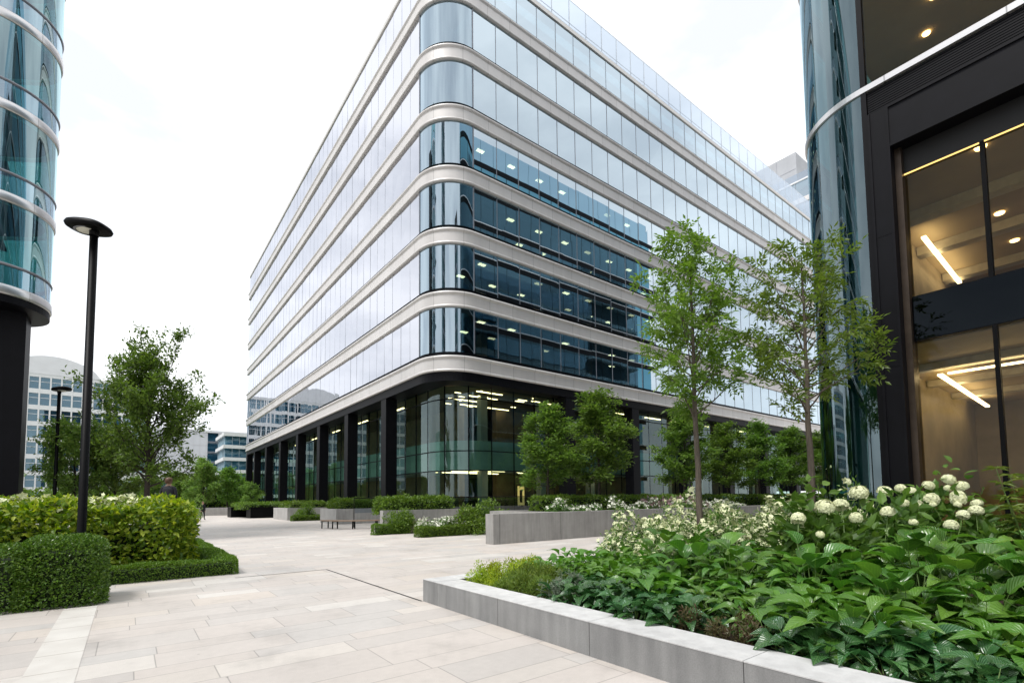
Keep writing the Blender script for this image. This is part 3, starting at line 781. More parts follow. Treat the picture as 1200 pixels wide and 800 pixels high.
# ------------------------------------------------------------------ RIGHT TOWER
TX, TR, TYN = 12.76, 1.65, 5.2
TC = (TX + TR, TYN - TR)
tw = thing('glass_tower', 'dark-framed glass building with curved green glass corner close on the right', 'building', (TX, TYN, 0))
def tarc(seg=20, r=TR, a0=180, a1=90):
    out = []
    for i in range(seg + 1):
        a = math.radians(a0 + (a1 - a0) * i / seg); out.append((TC[0] + r * math.cos(a), TC[1] + r * math.sin(a), math.cos(a), math.sin(a)))
    return out
TLV = [10.62 + 4.43 * k for k in range(8)]           # slab lines
TTOP = 45.2
zz = [.05] + TLV[:8]
for i, z in enumerate(zz):
    z1 = zz[i + 1] - .0 if i + 1 < len(zz) else TTOP
    z0 = z + (.16 if i else 0)
    mb = MB(); mb.sweep(tarc(28), [(0, z0), (0, z1)], 0, True)
    mb.build('curved_window', [MT['glass_green']], tw)
    if i: mb = MB(); mb.sweep([(TX, -14, -1, 0)] + tarc(28) + [(70.8, TYN, 0, 1)], [(-.1, z), (.04, z), (.04, z + .13), (-.1, z + .13)], 0); mb.build('slab_edge', MT['band_left'], tw)
mb = MB(); mb.sweep([(p[0] - .5 * p[2], p[1] - .5 * p[3], p[2], p[3]) for p in tarc(12)], [(0, .05), (0, TTOP)], 0, True); mb.build('glass_backing', simple('dark_backing', (.05, .075, .07), .8, 0, .5, 1.2), tw)  # dark sheet added behind the curved glass to make it look darker
# west face (towards the planting): portal + upper glass
yS = TC[1]
mb = MB(); mb.box(TX - .03, TX + .12, yS - .10, yS - .0, 0, TTOP); mb.build('corner_mullion', MT['dark'], tw)
# dark louvre band below the slab line
mb = MB()
for i in range(11):
    z = 10.03 + i * .053; mb.box(TX + .02, TX + .07, -14, yS - .11, z, z + .036)
mb.box(TX + .07, TX + .14, -14, yS - .11, 10.0, 10.62); mb.build('louvre_band', MT['dark'], tw)
pb = []
mb = MB(); mb.box(TX - .10, TX + .5, 3.05, yS - .12, 0, 10.0); mb.box(TX - .13, TX - .10, 3.05, 3.10, 0, 10.0); mb.box(TX - .13, TX - .10, yS - .17, yS - .12, 0, 10.0)
mb.box(TX - .105, TX - .1, 3.1, yS - .17, 4.35, 4.37); mb.box(TX - .105, TX - .1, 3.1, yS - .17, 7.2, 7.22); mb.build('portal_pier', MT['dark'], tw)
mb = MB(); mb.box(TX - .10, TX + .5, -14, 3.05, 9.12, 10.0); mb.box(TX - .13, TX - .10, -14, 3.05, 9.08, 9.13); mb.box(TX - .13, TX - .1, -14, 3.05, 9.95, 9.998)
mb.build('portal_beam', MT['dark'], tw)
mb = MB(); mb.box(TX + .12, TX + .5, 2.93, 3.045, 0, 9.1); mb.build('portal_reveal', MT['bronze'], tw)
mb = MB(); mb.box(TX + .30, TX + .42, -14, 2.93, 8.55, 9.11); mb.build('portal_header', MT['darkmatt'], tw)
mb = MB(); mb.box(TX + .28, TX + .29, -14, 2.93, 8.53, 8.56); mb.build('cove_light', emit('cove_lamp', (1, .62, .2), 1.2), tw)
mb = MB(); mb.box(TX + .26, TX + .44, -14, 2.92, 4.88, 5.84); mb.build('spandrel_panel', MT['black'], tw)
GX = TX + .33
ys = [2.93] + [1.70 - 1.26 * i for i in range(13)]
for a, b in zip(ys, ys[1:]):
    for z0, z1 in ((.1, 4.88), (5.84, 8.55)):
        mb = MB(); mb.face([(GX, a, z0), (GX, b, z0), (GX, b, z1), (GX, a, z1)], 0); o = mb.build('window', MT['glass_tower'], tw)
        mb = MB(); mb.box(GX - .07, GX + .1, b - .035, b + .035, z0, z1); k = mb.build('mullion', MT['black'], None); k.data.transform(Matrix.Translation(-Vector(tw.location))); k.parent = o
mb = MB(); mb.box(GX - .03, GX - .0, -14, 2.92, 5.84, 8.55) if False else None
# glossy black glass in front of the spandrel
mb = MB(); mb.face([(TX + .255, 2.92, 4.9), (TX + .255, -14, 4.9), (TX + .255, -14, 5.82), (TX + .255, 2.92, 5.82)]); mb.build('spandrel_glass', glass('spandrel_glass', .015, (.1, .1, .12), (.7, .85, 1), powr=4.5), tw)
# upper storeys: big panes on the west face, banded panes on the north face
for k in range(8):
    z0 = TLV[k] + .16; z1 = TLV[k + 1] if k < 7 else TTOP
    y = yS - .1
    while y > -13:
        y2 = y - 2.5 if y < yS - .2 else 1.0
        window_part(tw, MT['glass_tower'] if k < 2 else MT['glass_main'], MT['dark'], (TX + .02, y), (TX + .02, y2), z0, z1, -1, 0, .003); y = y2
north = MB()
for k in range(-2, 8):
    z0 = (TLV[k] + .16) if k >= 0 else (.1 if k == -2 else 5.4); z1 = ((TLV[k + 1] if k < 7 else TTOP) if k >= 0 else (5.3 if k == -2 else 10.6))
    x = TC[0]
    while x < 69:
        pane(north, (x + 2.04, TYN), (x, TYN), z0, z1 - .7, 0, 1, .004); x += 2.04
    north.box(TC[0], 70.5, TYN - .06, TYN + .03, z1 - .7, z1 - .003, 1)
tag(north.build('window', [glass('north_glass', .18, (.10, .26, .32), (.34, .62, .78), powr=2.5), MT['dark']], tw), 'window rows of the side facing the long office', kind='stuff')
mb = MB(); mb.sweep([(TX + .2, -14, -1, 0)] + [(p[0] + .2 * (-p[2]), p[1] - .2 * p[3], p[2], p[3]) for p in tarc(16)] + [(69.5, TYN - .2, 0, 1)], [(0, TTOP), (0, TTOP + 3.2)], 0, False)
mb.build('glass_screen', glass('tower_screen', .15, (.34, .50, .60), (.6, .8, .9), powr=3), tw)
for i in range(28):
    if i == 0: mb = MB()
    mb.box(TC[0] + 2.04 * i, TC[0] + .06 + 2.04 * i, TYN - .3, TYN - .24, TTOP, TTOP + 3.2)
mb.build('screen_posts', MT['white'], tw)
# interiors
for k, z in enumerate([5.0] + [8.98] + TLV[1:]):
    mb = MB(); mb.box(TX + .55, 60, -14, TYN - TR - .05 if k else TYN - TR - .05, z - .12 if k != 1 else 8.7, z + .5 if k != 1 else 10.3); mb.box(TX + TR + .2, 60, TYN - TR - .05, TYN - .35, z - .12 if k != 1 else 8.7, z + .5 if k != 1 else 10.3)
    mb.build('floor_slab', MT['tan'] if k < 3 else MT['slab'], tw)
mb = MB(); mb.box(24, 24.4, -14, TYN - .5, 0, TTOP); mb.box(TX + 3.2, 24, TYN - 1.4, TYN - 1.2, 0, 10.3); mb.build('inner_wall', MT['beige'], tw)
mb = MB(); mb.box(20, 20.6, 0.2, .8, 0, 8.7); mb.box(19, 19.8, -3, -2.2, 0, 8.7); mb.build('inner_column', MT['beige'], tw)
mb = MB(); mb.box(26, 69, -14, TYN - 2.2, 0, TTOP); mb.build('core_wall', MT['core'], tw)
def lamp_bar(p, q, z, w=.07):
    mb = MB(); d = Vector((q[0] - p[0], q[1] - p[1], 0)).normalized(); n = Vector((-d.y, d.x, 0)) * w
    a = Vector((*p, z)); b = Vector((*q, z))
    for s, h in ((1, 0),):
        pts = [a - n, b - n, b + n, a + n]
        mb.face(pts); mb.face([x - Vector((0, 0, .04)) for x in reversed(pts)])
        for i in range(4):
            c, e = pts[i], pts[(i + 1) % 4]; mb.face([c - Vector((0, 0, .04)), e - Vector((0, 0, .04)), e, c])
    mb.build('linear_light', MT['lightw'], tw)
lamp_bar((16.3, 3.34), (20.8, 3.44), 8.42, .05)
lamp_bar((15.6, 3.05), (22.6, 3.25), 4.60, .05); lamp_bar((15.6, 2.9), (15.8, -4), 4.60, .035)
lamp_bar((19.5, 1.0), (19.6, -5), 4.60, .05)
for (x, y, z) in [(13.5, 1.78, 8.68), (17.1, 2.0, 8.68), (19.3, 2.0, 8.68), (21.5, 1.2, 8.68), (16.6, 2.88, 14.9), (17.8, 3.3, 14.9), (15.5, 1.0, 14.9), (16.9, -.2, 8.68)]:
    mb = MB(); mb.lathe([(.0, -.02), (.09, -.02), (.10, .0), (.10, .02)], (x, y, z), 0, 14); mb.build('downlight', MT['light'], tw)
mb = MB(); mb.box(TX + .36, 24, 2.95, 3.0, 4.9, 5.5); mb.build('floor_edge', MT['beige'], tw)
mb = MB()
for x in (15.2, 17.6, 20.4): mb.box(x, x + .35, -13, 3.78, 8.45, 8.69); mb.box(x + .2, x + .5, -13, 3.78, 4.70, 4.87)
mb.build('ceiling_beam', simple('ceiling_beam', (.62, .58, .50), .7), tw)

# ------------------------------------------------------------------ UNSEEN BLOCKS, added and sized to mirror dark stripes into the curved glass
def plain_block(name, label, x0, x1, y0, y1, H_):
    o = thing(name, label, 'building', (x0, y0, 0))
    mb = MB(); mb.box(x0 + .3, x1 - .3, y0 + .3, y1 - .3, 0, H_ - .3); mb.build('wall', MT['core'], o)
    path = [(x0, y0, -1, -1), (x0, y1, -1, 1), (x1, y1, 1, 1), (x1, y0, 1, -1), (x0, y0, -1, -1)]
    k = 0
    while k * 4.2 + 4.2 <= H_:
        z = k * 4.2; mb = MB(); mb.sweep(path, [(0, z + 3.1), (.1, z + 3.1), (.1, z + 4.2), (0, z + 4.2)]); mb.build('spandrel_band', MT['frame'], o)
        mb = MB(); mb.sweep(path, [(0, z), (0, z + 3.1)]); mb.build('window_row', MT['glass_dark'], o); k += 1
    mb = MB(); mb.box(x0, x1, y0, y1, k * 4.2 - .05, k * 4.2 + .2); mb.build('roof', MT['slab'], o)
plain_block('unseen_block', 'slender unseen tower added to mirror as a full height dark stripe in the rounded corner glass', -54, -45, -13, -3, 88)
plain_block('unseen_block', 'slim unseen block added to mirror as a dark stripe in the rounded corner glass', -15, -5, -46, -34, 62)
plain_block('unseen_block', 'broad unseen block added to mirror at the right edge of the rounded corner glass', 16, 40, -52, -38, 52)

# ------------------------------------------------------------------ LEFT TOWER
lt = thing('round_glass_building', 'rounded glass building on a dark column at the left edge', 'building', (-5.04, 30, 0))
lc = (-5.1, 30.0); lr = 2.05
def ltarc(r, seg=26, a0=-90, a1=58):
    out = [(-30, lc[1] - lr, 0, -1)]
    for i in range(seg + 1):
        a = math.radians(a0 + (a1 - a0) * i / seg); out.append((lc[0] + lr * math.cos(a), lc[1] + lr * math.sin(a), math.cos(a), math.sin(a)))
    e = out[-1]; d = (-math.sin(math.radians(a1)), math.cos(math.radians(a1)))
    out.append((e[0] + d[0] * 14, e[1] + d[1] * 14, e[2], e[3])); return out
pl = ltarc(lr)
FH = 3.85
for k in range(9):
    z = 10.2 + FH * k
    mb = MB(); mb.sweep(pl, [(-.3, z), (.03, z), (.06, z + .04), (.06, z + .36), (.02, z + .42), (-.1, z + .42)], 0, True); mb.build('metal_band', MT['band_left'], lt)
    mb = MB(); mb.sweep(pl, [(-.1, z + 1.20), (.03, z + 1.20), (.05, z + 1.25), (.03, z + 1.30), (-.1, z + 1.30)], 0); mb.build('dark_ring', MT['frame'], lt)
    gl = []
    for z0, z1, nm in ((z + .42, z + 1.20, 'spandrel_glass'), (z + 1.30, z + FH, 'window')):
        mb = MB(); mb.sweep(pl, [(0, z0), (0, z1)], 0, True)
        mb.build(nm, [MT['glass_teal'] if nm == 'window' else MT['glass_corner']], lt)
mb = MB(); mb.sweep(ltarc(lr), [(-1.2, 10.2 - .3), (.0, 10.2 - .3), (.0, 10.2)], 0); mb.build('soffit', MT['dark'], lt)
mb = MB(); mb.sweep([(p[0] - p[2] * .25, p[1] - p[3] * .25, p[2], p[3]) for p in pl], [(-1.4, 10.0), (.1, 10.0)], 0)
mb.build('soffit_lining', MT['dark'], lt)
mb = MB(); mb.box(-5.25, -3.72, 29.45, 30.7, 0, 4.7); mb.box(-5.25, -3.72, 29.45, 30.7, 4.715, 10.0); mb.box(-5.24, -3.73, 29.46, 30.69, 4.7, 4.715); mb.build('column', MT['dark'], lt)
mb = MB(); mb.sweep([(-30, 29.6, 0, -1), (-5.7, 29.6, 0, -1), (-5.7, 44, 1, 0)], [(0, .05), (0, 10)], 0); mb.build('lobby_window', MT['glass_lobby'], lt)
mb = MB(); mb.box(-5.75, -5.6, 29.5, 29.65, 0, 10); mb.box(-7.7, -7.6, 29.5, 29.65, 0, 10); mb.tube([(-5.5, 29.45, 4.0), (-9, 29.45, 4.0)], [.12, .12], 0, 8); mb.build('mullion', MT['dark'], lt)
for k in range(9):
    z = 10.2 + FH * k; mb = MB(); mb.sweep([(p[0] - p[2] * .15, p[1] - p[3] * .15, p[2], p[3]) for p in pl], [(0, z + .1), (-6, z + .1)], 0); mb.build('floor_slab', MT['ceil'], lt)
mb = MB(); mb.box(-30, -8, 31.5, 38, 0, 44); mb.build('core_wall', MT['core'], lt)
mb = MB(); mb.sweep(pl, [(-.3, 44.8), (.1, 44.8), (.1, 45.4), (-.3, 45.4)], 0); mb.build('roof_coping', MT['band_left'], lt)

# ------------------------------------------------------------------ FAR BUILDINGS
cb = thing('curved_roof_office', 'white gridded office block with arched metal roof far behind the lamp posts', 'building', (-16, 165, 0))
cx0, cx1, cy = -48.0, 4.0, 165.0
mb = MB(); mb.box(cx0, cx1, cy + .5, cy + 18, 0, 33.0); mb.build('core_wall', MT['core_blue'], cb)
nR, nC = 8, 26
cw = (cx1 - cx0) / nC
for r in range(nR):
    z0 = 1.0 + r * 4.0
    for c in range(nC):
        if r < 0: continue
        a = cx0 + c * cw
        if nR * nC and (r * nC + c) < 208 and c >= 13:
            mb = MB(); mb.box(a + .15, a + cw - .15, cy + .22, cy + .26, z0 + .8, z0 + 3.75, 0); mb.box(a + .22, a + cw - .22, cy + .20, cy + .215, z0 + 2.6, z0 + 2.7, 1)
            mb.build('window', [MT['glass_far'], MT['white']], cb) if c >= 14 and r < 8 else None
mb = MB()
for r in range(nR):
    z0 = 1.0 + r * 4.0
    for c in range(0, 14):
        a = cx0 + c * cw; mb.box(a + .15, a + cw - .15, cy + .22, cy + .26, z0 + .8, z0 + 3.75, 0)
tag(mb.build('window', MT['glass_far'], cb), 'windows of the left half', kind='stuff')
mb = MB()
for r in range(nR + 1):
    z0 = 1.0 + r * 4.0; mb.box(cx0, cx1, cy + .02, cy + .5, z0 - .25, z0 + .85 if r < nR else z0 + .6)
for c in range(nC + 1):
    a = cx0 + c * cw; mb.box(a - .15, a + .15, cy, cy + .48, .5, 33.4)
mb.build('facade_grid', MT['white'], cb)
mb = MB(); pts = [(-25.5 + 19.0 * i / 16, 33.6 + 4.6 * math.sin(PI * (i / 16)) ** .6) for i in range(17)]
for (xa, za), (xb, zb) in zip(pts, pts[1:]): mb.face([(xa, cy - .1, za), (xb, cy - .1, zb), (xb, cy + 16, zb), (xa, cy + 16, za)], 0, smooth=True); mb.face([(xa, cy - .1, 33.6), (xb, cy - .1, 33.6), (xb, cy - .1, zb), (xa, cy - .1, za)])
mb.build('arched_roof', MT['whitewall'], cb)
wb = thing('white_clad_block', 'white panelled block with one dark vertical strip of windows in the distance', 'building', (20, 210, 0))
mb = MB(); mb.box(6, 22.2, 210, 230, 0, 27.2); mb.box(25.6, 40, 210, 230, 0, 27.2); mb.box(22.2, 25.6, 211.4, 230, 0, 27.2); mb.build('wall', MT['whitewall'], wb)
mb = MB(); mb.sweep([(5.7, 209.7, 0, -1), (40.3, 209.7, 0, -1)], [(0, 27.2), (0, 28.0), (-20, 28.6)], 0); mb.build('roof_edge', MT['white'], wb)
for r in range(7):
    z = 1 + r * 3.75; mb = MB(); mb.box(22.3, 25.5, 210.9, 211.0, z + .7, z + 3.6, 0); mb.build('window', MT['glass_far'], wb)
    mb = MB(); mb.box(22.2, 25.6, 210.4, 211.1, z + .2, z + .6); mb.build('sill', MT['frame'], wb)
mb = MB()
for r in range(7): mb.box(6, 22.15, 209.96, 210, 3.7 + r * 3.75, 3.78 + r * 3.75); mb.box(25.65, 40, 209.96, 210, 3.7 + r * 3.75, 3.78 + r * 3.75)
for c in range(9): mb.box(6.5 + c * 1.9, 6.56 + c * 1.9, 209.95, 210, 0, 27.2); mb.box(26.5 + c * 1.9, 26.56 + c * 1.9, 209.95, 210, 0, 27.2)
mb.build('panel_joint', MT['band_left'], wb)
gb = thing('faceted_glass_block', 'pale blue glass block with stepped bands at the far end of the plaza', 'building', (24, 150, 0))
for r in range(6):
    z = .5 + r * 3.3
    mb = MB(); mb.box(19.4, 60, 149.6, 165, z + 2.35, z + 3.25); mb.build('white_band', MT['white'], gb)
    mb = MB()
    for c in range(24): pane(mb, (19.8 + c * 1.7, 150), (21.5 + c * 1.7, 150), z, z + 2.35, 0, -1, .01)
    mb.build('window_row', [MT['glass_far'], MT['white']], gb)
mb = MB(); mb.box(19.9, 59, 150.6, 164, 0, 20); mb.build('core_wall', MT['core_blue'], gb)
lb = thing('low_glass_pavilion', 'low building with a strip of blue windows seen beneath the left tree', 'building', (5, 140, 0))
mb = MB(); mb.box(-2, 12, 140.5, 150, 0, 3.2); mb.box(-2, 12, 140.2, 150, 6.6, 8.6); mb.box(-2.2, 12.2, 139.9, 140.3, 3.2, 4.1); mb.build('wall', MT['white'], lb)
mb = MB()
for c in range(8): pane(mb, (-2 + c * 1.75, 140.4), (-.25 + c * 1.75, 140.4), 4.1, 6.6, 0, -1, .01)
mb.build('window_row', [MT['glass_far'], MT['white']], lb)
mb = MB(); mb.box(-1.5, 11.5, 141, 149.5, 3.2, 6.6); mb.build('core_wall', MT['core_blue'], lb)

# ------------------------------------------------------------------ FOREGROUND PLANTER
pk = thing('planter_wall', 'low grey granite planter kerb with pale top in the right foreground', 'planter', (3.88, 7.45, 0))
segs = [7.45, 6.98, 6.70, 5.36, 3.72, 2.06, .4, -1.25, -2.9, -4.6]
for a, b in zip(segs, segs[1:]):
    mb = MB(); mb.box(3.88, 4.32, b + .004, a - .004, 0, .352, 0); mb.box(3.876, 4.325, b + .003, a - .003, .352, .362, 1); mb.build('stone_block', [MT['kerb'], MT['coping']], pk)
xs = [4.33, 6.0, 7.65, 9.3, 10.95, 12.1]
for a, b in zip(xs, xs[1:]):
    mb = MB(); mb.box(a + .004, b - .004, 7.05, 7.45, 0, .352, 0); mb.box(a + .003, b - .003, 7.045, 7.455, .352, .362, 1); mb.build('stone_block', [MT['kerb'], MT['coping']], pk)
mb = MB()
nx, ny = 44, 64
def soil_z(x, y): return .27 + .16 * min(1, max(0, (x - 4.4) / 4)) + .018 * math.sin(x * 9 + y * 5) * math.sin(y * 11 - x * 4)
for i in range(nx):
    for j in range(ny):
        xa, xb = 4.3 + 7.75 * i / nx, 4.3 + 7.75 * (i + 1) / nx; ya, yb = -4.6 + 11.68 * j / ny, -4.6 + 11.68 * (j + 1) / ny
        mb.face([(xa, ya, soil_z(xa, ya)), (xb, ya, soil_z(xb, ya)), (xb, yb, soil_z(xb, yb)), (xa, yb, soil_z(xa, yb))], 0, smooth=True)
tag(mb.build('soil', MT['soil']), kind='structure')

PLANTS = []
def plant_from(name, V, F, mats, mi, UV, loc, rz, label, cat='plant', group=None, smooth=True):
    o = np_mesh(name, V, F, mats, mi, uv=UV, smooth=smooth, loc=loc); o.rotation_euler = (0, 0, rz)
    return tag(o, label, cat, group)

# big-leaved plants: several variants, then copies
def proto_set(nvar, name, label, group, **kw):
    out = []
    for i in range(nvar):
        seed = kw.get('seed', 1) + i * 17; k2 = dict(kw); k2.pop('seed', None); mats = k2.pop('mats')
        V, F, mi, UV = rosette(seed, k2['n'], k2['L'], k2['W'], k2['elev'], k2['pet'], mats, k2.get('shape', 'ovate'), k2.get('droop', (.4, 1.1)), k2.get('spread', .12))
        out.append(((V, F, mi, UV), mats))
    return dict(name=name, label=label, group=group, var=out, used=[None] * nvar)
def put(ps, i, x, y, z, rz, sc):
    n = len(ps['var']); k = i % n
    if ps['used'][k] is None:
        (V, F, mi, UV), mats = ps['var'][k]
        o = plant_from(ps['name'], V, F, mats, mi, UV, (x, y, z), rz, ps['label'], 'plant', ps['group']); ps['used'][k] = o; o.scale = (sc,) * 3
    else:
        o = dup(ps['used'][k], (x, y, z), rz, sc)
    return o
front = proto_set(5, 'low_leafy_plant', 'low dark green plant with veined toothed leaves spilling towards the granite kerb', 'low leafy plants by the kerb', seed=5, n=24, L=.25, W=.17, elev=(10, 68), pet=.22, mats=[LM['dark'], MT['stalk']], shape='heart', droop=(.5, 1.3), spread=.18)
midp = proto_set(6, 'broad_leaf_plant', 'broad pointed mid green leaves arching from the middle of the planting bed', 'broad leaved plants in the middle of the bed', seed=31, n=28, L=.35, W=.155, elev=(12, 72), pet=.26, mats=[LM['broad'], MT['stalk']], shape='lance', droop=(.5, 1.2), spread=.16)
tall = proto_set(6, 'tall_broad_leaf_plant', 'tall plant holding large veined leaves up on pale stalks below the white flowers', 'tall broad leaved plants before the white flowers', seed=77, n=19, L=.37, W=.23, elev=(28, 86), pet=.66, mats=[LM['broad'], MT['stalk']], shape='heart', droop=(.4, 1.1), spread=.14)
hosta = proto_set(5, 'bright_leafy_plant', 'bright green leafy clump near the pointed end of the bed', 'bright green clumps near the planter corner', seed=131, n=30, L=.22, W=.12, elev=(18, 75), pet=.26, mats=[LM['broad2'], MT['stalk']], shape='ovate', droop=(.4, 1.1), spread=.18)
rp = random.Random(5)
i = 0
def scatter(ps, x0, x1, y0, y1, st, sc, cond=lambda x, y: True, jit=.4, lift=0):
    global i
    y = y0
    while y < y1:
        x = x0 + rp.uniform(0, st * .5)
        while x < x1:
            px = x + rp.uniform(-jit, jit) * st; py = y + rp.uniform(-jit, jit) * st
            if cond(px, py) and py > .11 * px - 1.2:
                put(ps, i, px, py, soil_z(px, py) - .01 + lift, rp.uniform(0, 6.28), rp.uniform(*sc)); i += 1
            x += st
        y += st * .86
scatter(front, 4.52, 5.15, -1.0, 4.75, .36, (.75, 1.05), lambda x, y: not (2.25 < y < 3.15 and x < 5.0))
scatter(midp, 5.1, 6.4, -.6, 4.6, .46, (.68, 1.2))
scatter(tall, 6.2, 7.4, -.3, 5.0, .58, (.7, 1.12))
scatter(midp, 7.5, 8.6, 2.9, 4.8, .6, (1.0, 1.2))
scatter(hosta, 5.5, 7.6, 5.0, 6.75, .42, (.85, 1.15))
scatter(front, 4.75, 5.6, 4.6, 5.3, .36, (.7, .95))

# corner clumps of small leaves
def small_bush(seed, r, h, n, ll, lw, lm, flowers=0, fm=None, fsize=.03, rounder=False, stems=0, spike=False):
    v, f, P = bush_np(seed, r, r, h, n, ll, lw, rounder)
    parts = [(v, f, 0)]; mats = [lm]
    if flowers:
        rs = np.random.default_rng(seed + 5); top = np.argsort(-(P[:, 2] / h + .5 * np.linalg.norm(P[:, :2], axis=1) / r))[:max(flowers * 3, 10)]
        c = P[rs.choice(top, flowers)] + [0, 0, fsize * .6]
        K = 5; a = np.tile(np.arange(K) * 2 * PI / K, flowers) + np.repeat(rs.random(flowers) * 6, K); cc = np.repeat(c, K, 0)
        tilt = np.repeat(rs.normal(size=(flowers, 3)) * .75 + [0, 0, .8], K, 0)
        ax = unit(tilt); e1 = unit(np.cross(ax, np.repeat(rs.normal(size=(flowers, 3)), K, 0))); e2 = np.cross(ax, e1)
        d = e1 * np.cos(a)[:, None] + e2 * np.sin(a)[:, None] + ax * .2; fv, ff = leaves(cc, d, tilt, fsize * rs.uniform(.8, 1.2, len(a)), fsize * .8)
        parts.append((fv, ff, 1)); mats.append(fm)
    V, Fc, mi = join(parts); return V, Fc, mi, mats
def bush_protos(nv, name, label, cat, group, **kw):
    return dict(name=name, label=label, cat=cat, group=group, used=[None] * nv, gen=lambda k: small_bush(kw['seed'] + k * 13, *[kw[q] for q in ('r', 'h', 'n', 'll', 'lw', 'lm')], kw.get('flowers', 0), kw.get('fm'), kw.get('fsize', .03), kw.get('rounder', False)))
def putb(bp, i, loc, rz, sc, label=None):
    k = i % len(bp['used'])
    if bp['used'][k] is None:
        V, Fc, mi, mats = bp['gen'](k); o = np_mesh(bp['name'], V, [Fc], mats, mi, loc=loc); o.rotation_euler = (0, 0, rz); o.scale = sc if isinstance(sc, tuple) else (sc,) * 3
        tag(o, label or bp['label'], bp['cat'], bp['group']); bp['used'][k] = o
    else: o = dup(bp['used'][k], loc, rz, sc, label)
    return o
limeb = bush_protos(3, 'yellow_green_shrub', 'small yellow green mound at the pointed corner of the planter', 'plant', 'yellow green mounds at the planter corner', seed=3, r=.3, h=.42, n=1500, ll=.06, lw=.02, lm=LM['lime'])
fernb = bush_protos(3, 'feathery_plant', 'feathery mid green clump leaning over the pale kerb top', 'plant', 'feathery clumps along the kerb', seed=40, r=.28, h=.36, n=1700, ll=.075, lw=.013, lm=LM['fern'])
silvb = bush_protos(2, 'silvery_plant', 'grey green wispy plant beside the feathery clumps', 'plant', 'silvery wispy plants', seed=60, r=.26, h=.34, n=900, ll=.07, lw=.012, lm=LM['silver'])
wiltb = bush_protos(3, 'wilted_plant', 'small browning wispy plant on bare soil by the kerb', 'plant', 'wilted plants on the bare soil', seed=80, r=.15, h=.26, n=560, ll=.05, lw=.014, lm=LM['brown'])
for k, (x, y, s) in enumerate([(4.55, 6.75, .8), (4.85, 6.8, .9), (5.25, 6.75, .9), (4.6, 6.4, .85), (5.65, 6.75, .85), (5.0, 6.4, .95)]): putb(limeb, k, (x, y, soil_z(x, y)), k * 1.3, s)
for k, (x, y, s) in enumerate([(4.55, 6.05, .85), (4.6, 5.7, .9), (4.9, 6.0, 1.0), (5.3, 6.2, 1.0), (4.62, 5.38, .85), (4.95, 5.6, 1), (5.3, 5.8, 1)]): putb(fernb, k, (x, y, soil_z(x, y)), k * 1.7, s)
for k, (x, y, s) in enumerate([(4.62, 5.02, .9), (5.0, 5.2, 1.0), (4.7, 4.75, .7)]): putb(silvb, k, (x, y, soil_z(x, y)), k, s)
for k, (x, y, s) in enumerate([(4.55, 3.0, 1.0), (4.6, 2.7, .8), (4.62, 2.42, 1.1), (4.9, 2.6, .7)]): putb(wiltb, k, (x, y, soil_z(x, y)), k * 2, s)

# white-flowered shrubs behind
wshr = bush_protos(4, 'white_flowering_shrub', 'loose shrub dotted with small cream white flowers around the tree trunks', 'shrub', 'white flowering shrubs around the two trunks', seed=100, r=.55, h=1.02, n=1900, ll=.075, lw=.034, lm=LM['shrub'], flowers=200, fm=MT['petal'], fsize=.055)
k = 0
for (x, y, s) in [(7.6, 6.4, .85), (7.9, 5.6, .95), (8.3, 6.7, .95), (8.6, 5.9, 1.05), (9.1, 6.6, 1.1), (9.4, 5.2, 1.15), (8.7, 5.0, 1.05), (9.9, 6.2, 1.15), (10.2, 5.2, 1.15), (9.7, 4.3, 1.2), (10.6, 4.6, 1.2), (8.9, 4.2, 1.0), (10.8, 5.9, 1.2), (11.3, 5.1, 1.25), (9.3, 3.4, 1.1), (10.4, 3.5, 1.2), (7.5, 5.5, .75), (11.4, 6.5, 1.2)]:
    putb(wshr, k, (x, y, soil_z(x, y) - .05), k * 1.9, (s, s, s * rp.uniform(.9, 1.1))); k += 1

# hydrangeas with mop heads: shrub > foliage, flower_head
def head_np(seed, r):
    rs = np.random.default_rng(seed); n = 330
    d = unit(rs.normal(size=(n, 3))); d[:, 2] = np.abs(d[:, 2]) * 1.15 - .5; d = unit(d)
    c = d * r * rs.uniform(.86, 1.05, (n, 1)) * [1, 1, .85]
    K = 4; t = unit(np.cross(d, rs.normal(size=(n, 3)))); b = np.cross(d, t)
    ps = np.repeat(c, K, 0); a = np.tile(np.arange(K) * PI / 2, n)[:, None]
    dd = np.repeat(t, K, 0) * np.cos(a) + np.repeat(b, K, 0) * np.sin(a) + np.repeat(d, K, 0) * .25
    v, f = leaves(ps, dd, np.repeat(d, K, 0), r * .24 * rs.uniform(.7, 1.3, n * K), r * .22, .12, .05)
    mb = MB(); mb.lathe([(0.01, -r * .3), (r * .45, -r * .25), (r * .66, 0), (r * .58, r * .34), (r * .34, r * .5), (0.01, r * .58)], seg=12)
    cv, cf = mbnp(mb); mb2 = MB(); mb2.tube([(0, 0, -r * .3), (.01, .01, -.3), (0, 0, -.55)], [.006, .006, .006], 0, 5); sv, sf = mbnp(mb2)
    return join([(v, f, 0), (cv, cf, 0), (sv, sf, 1)])
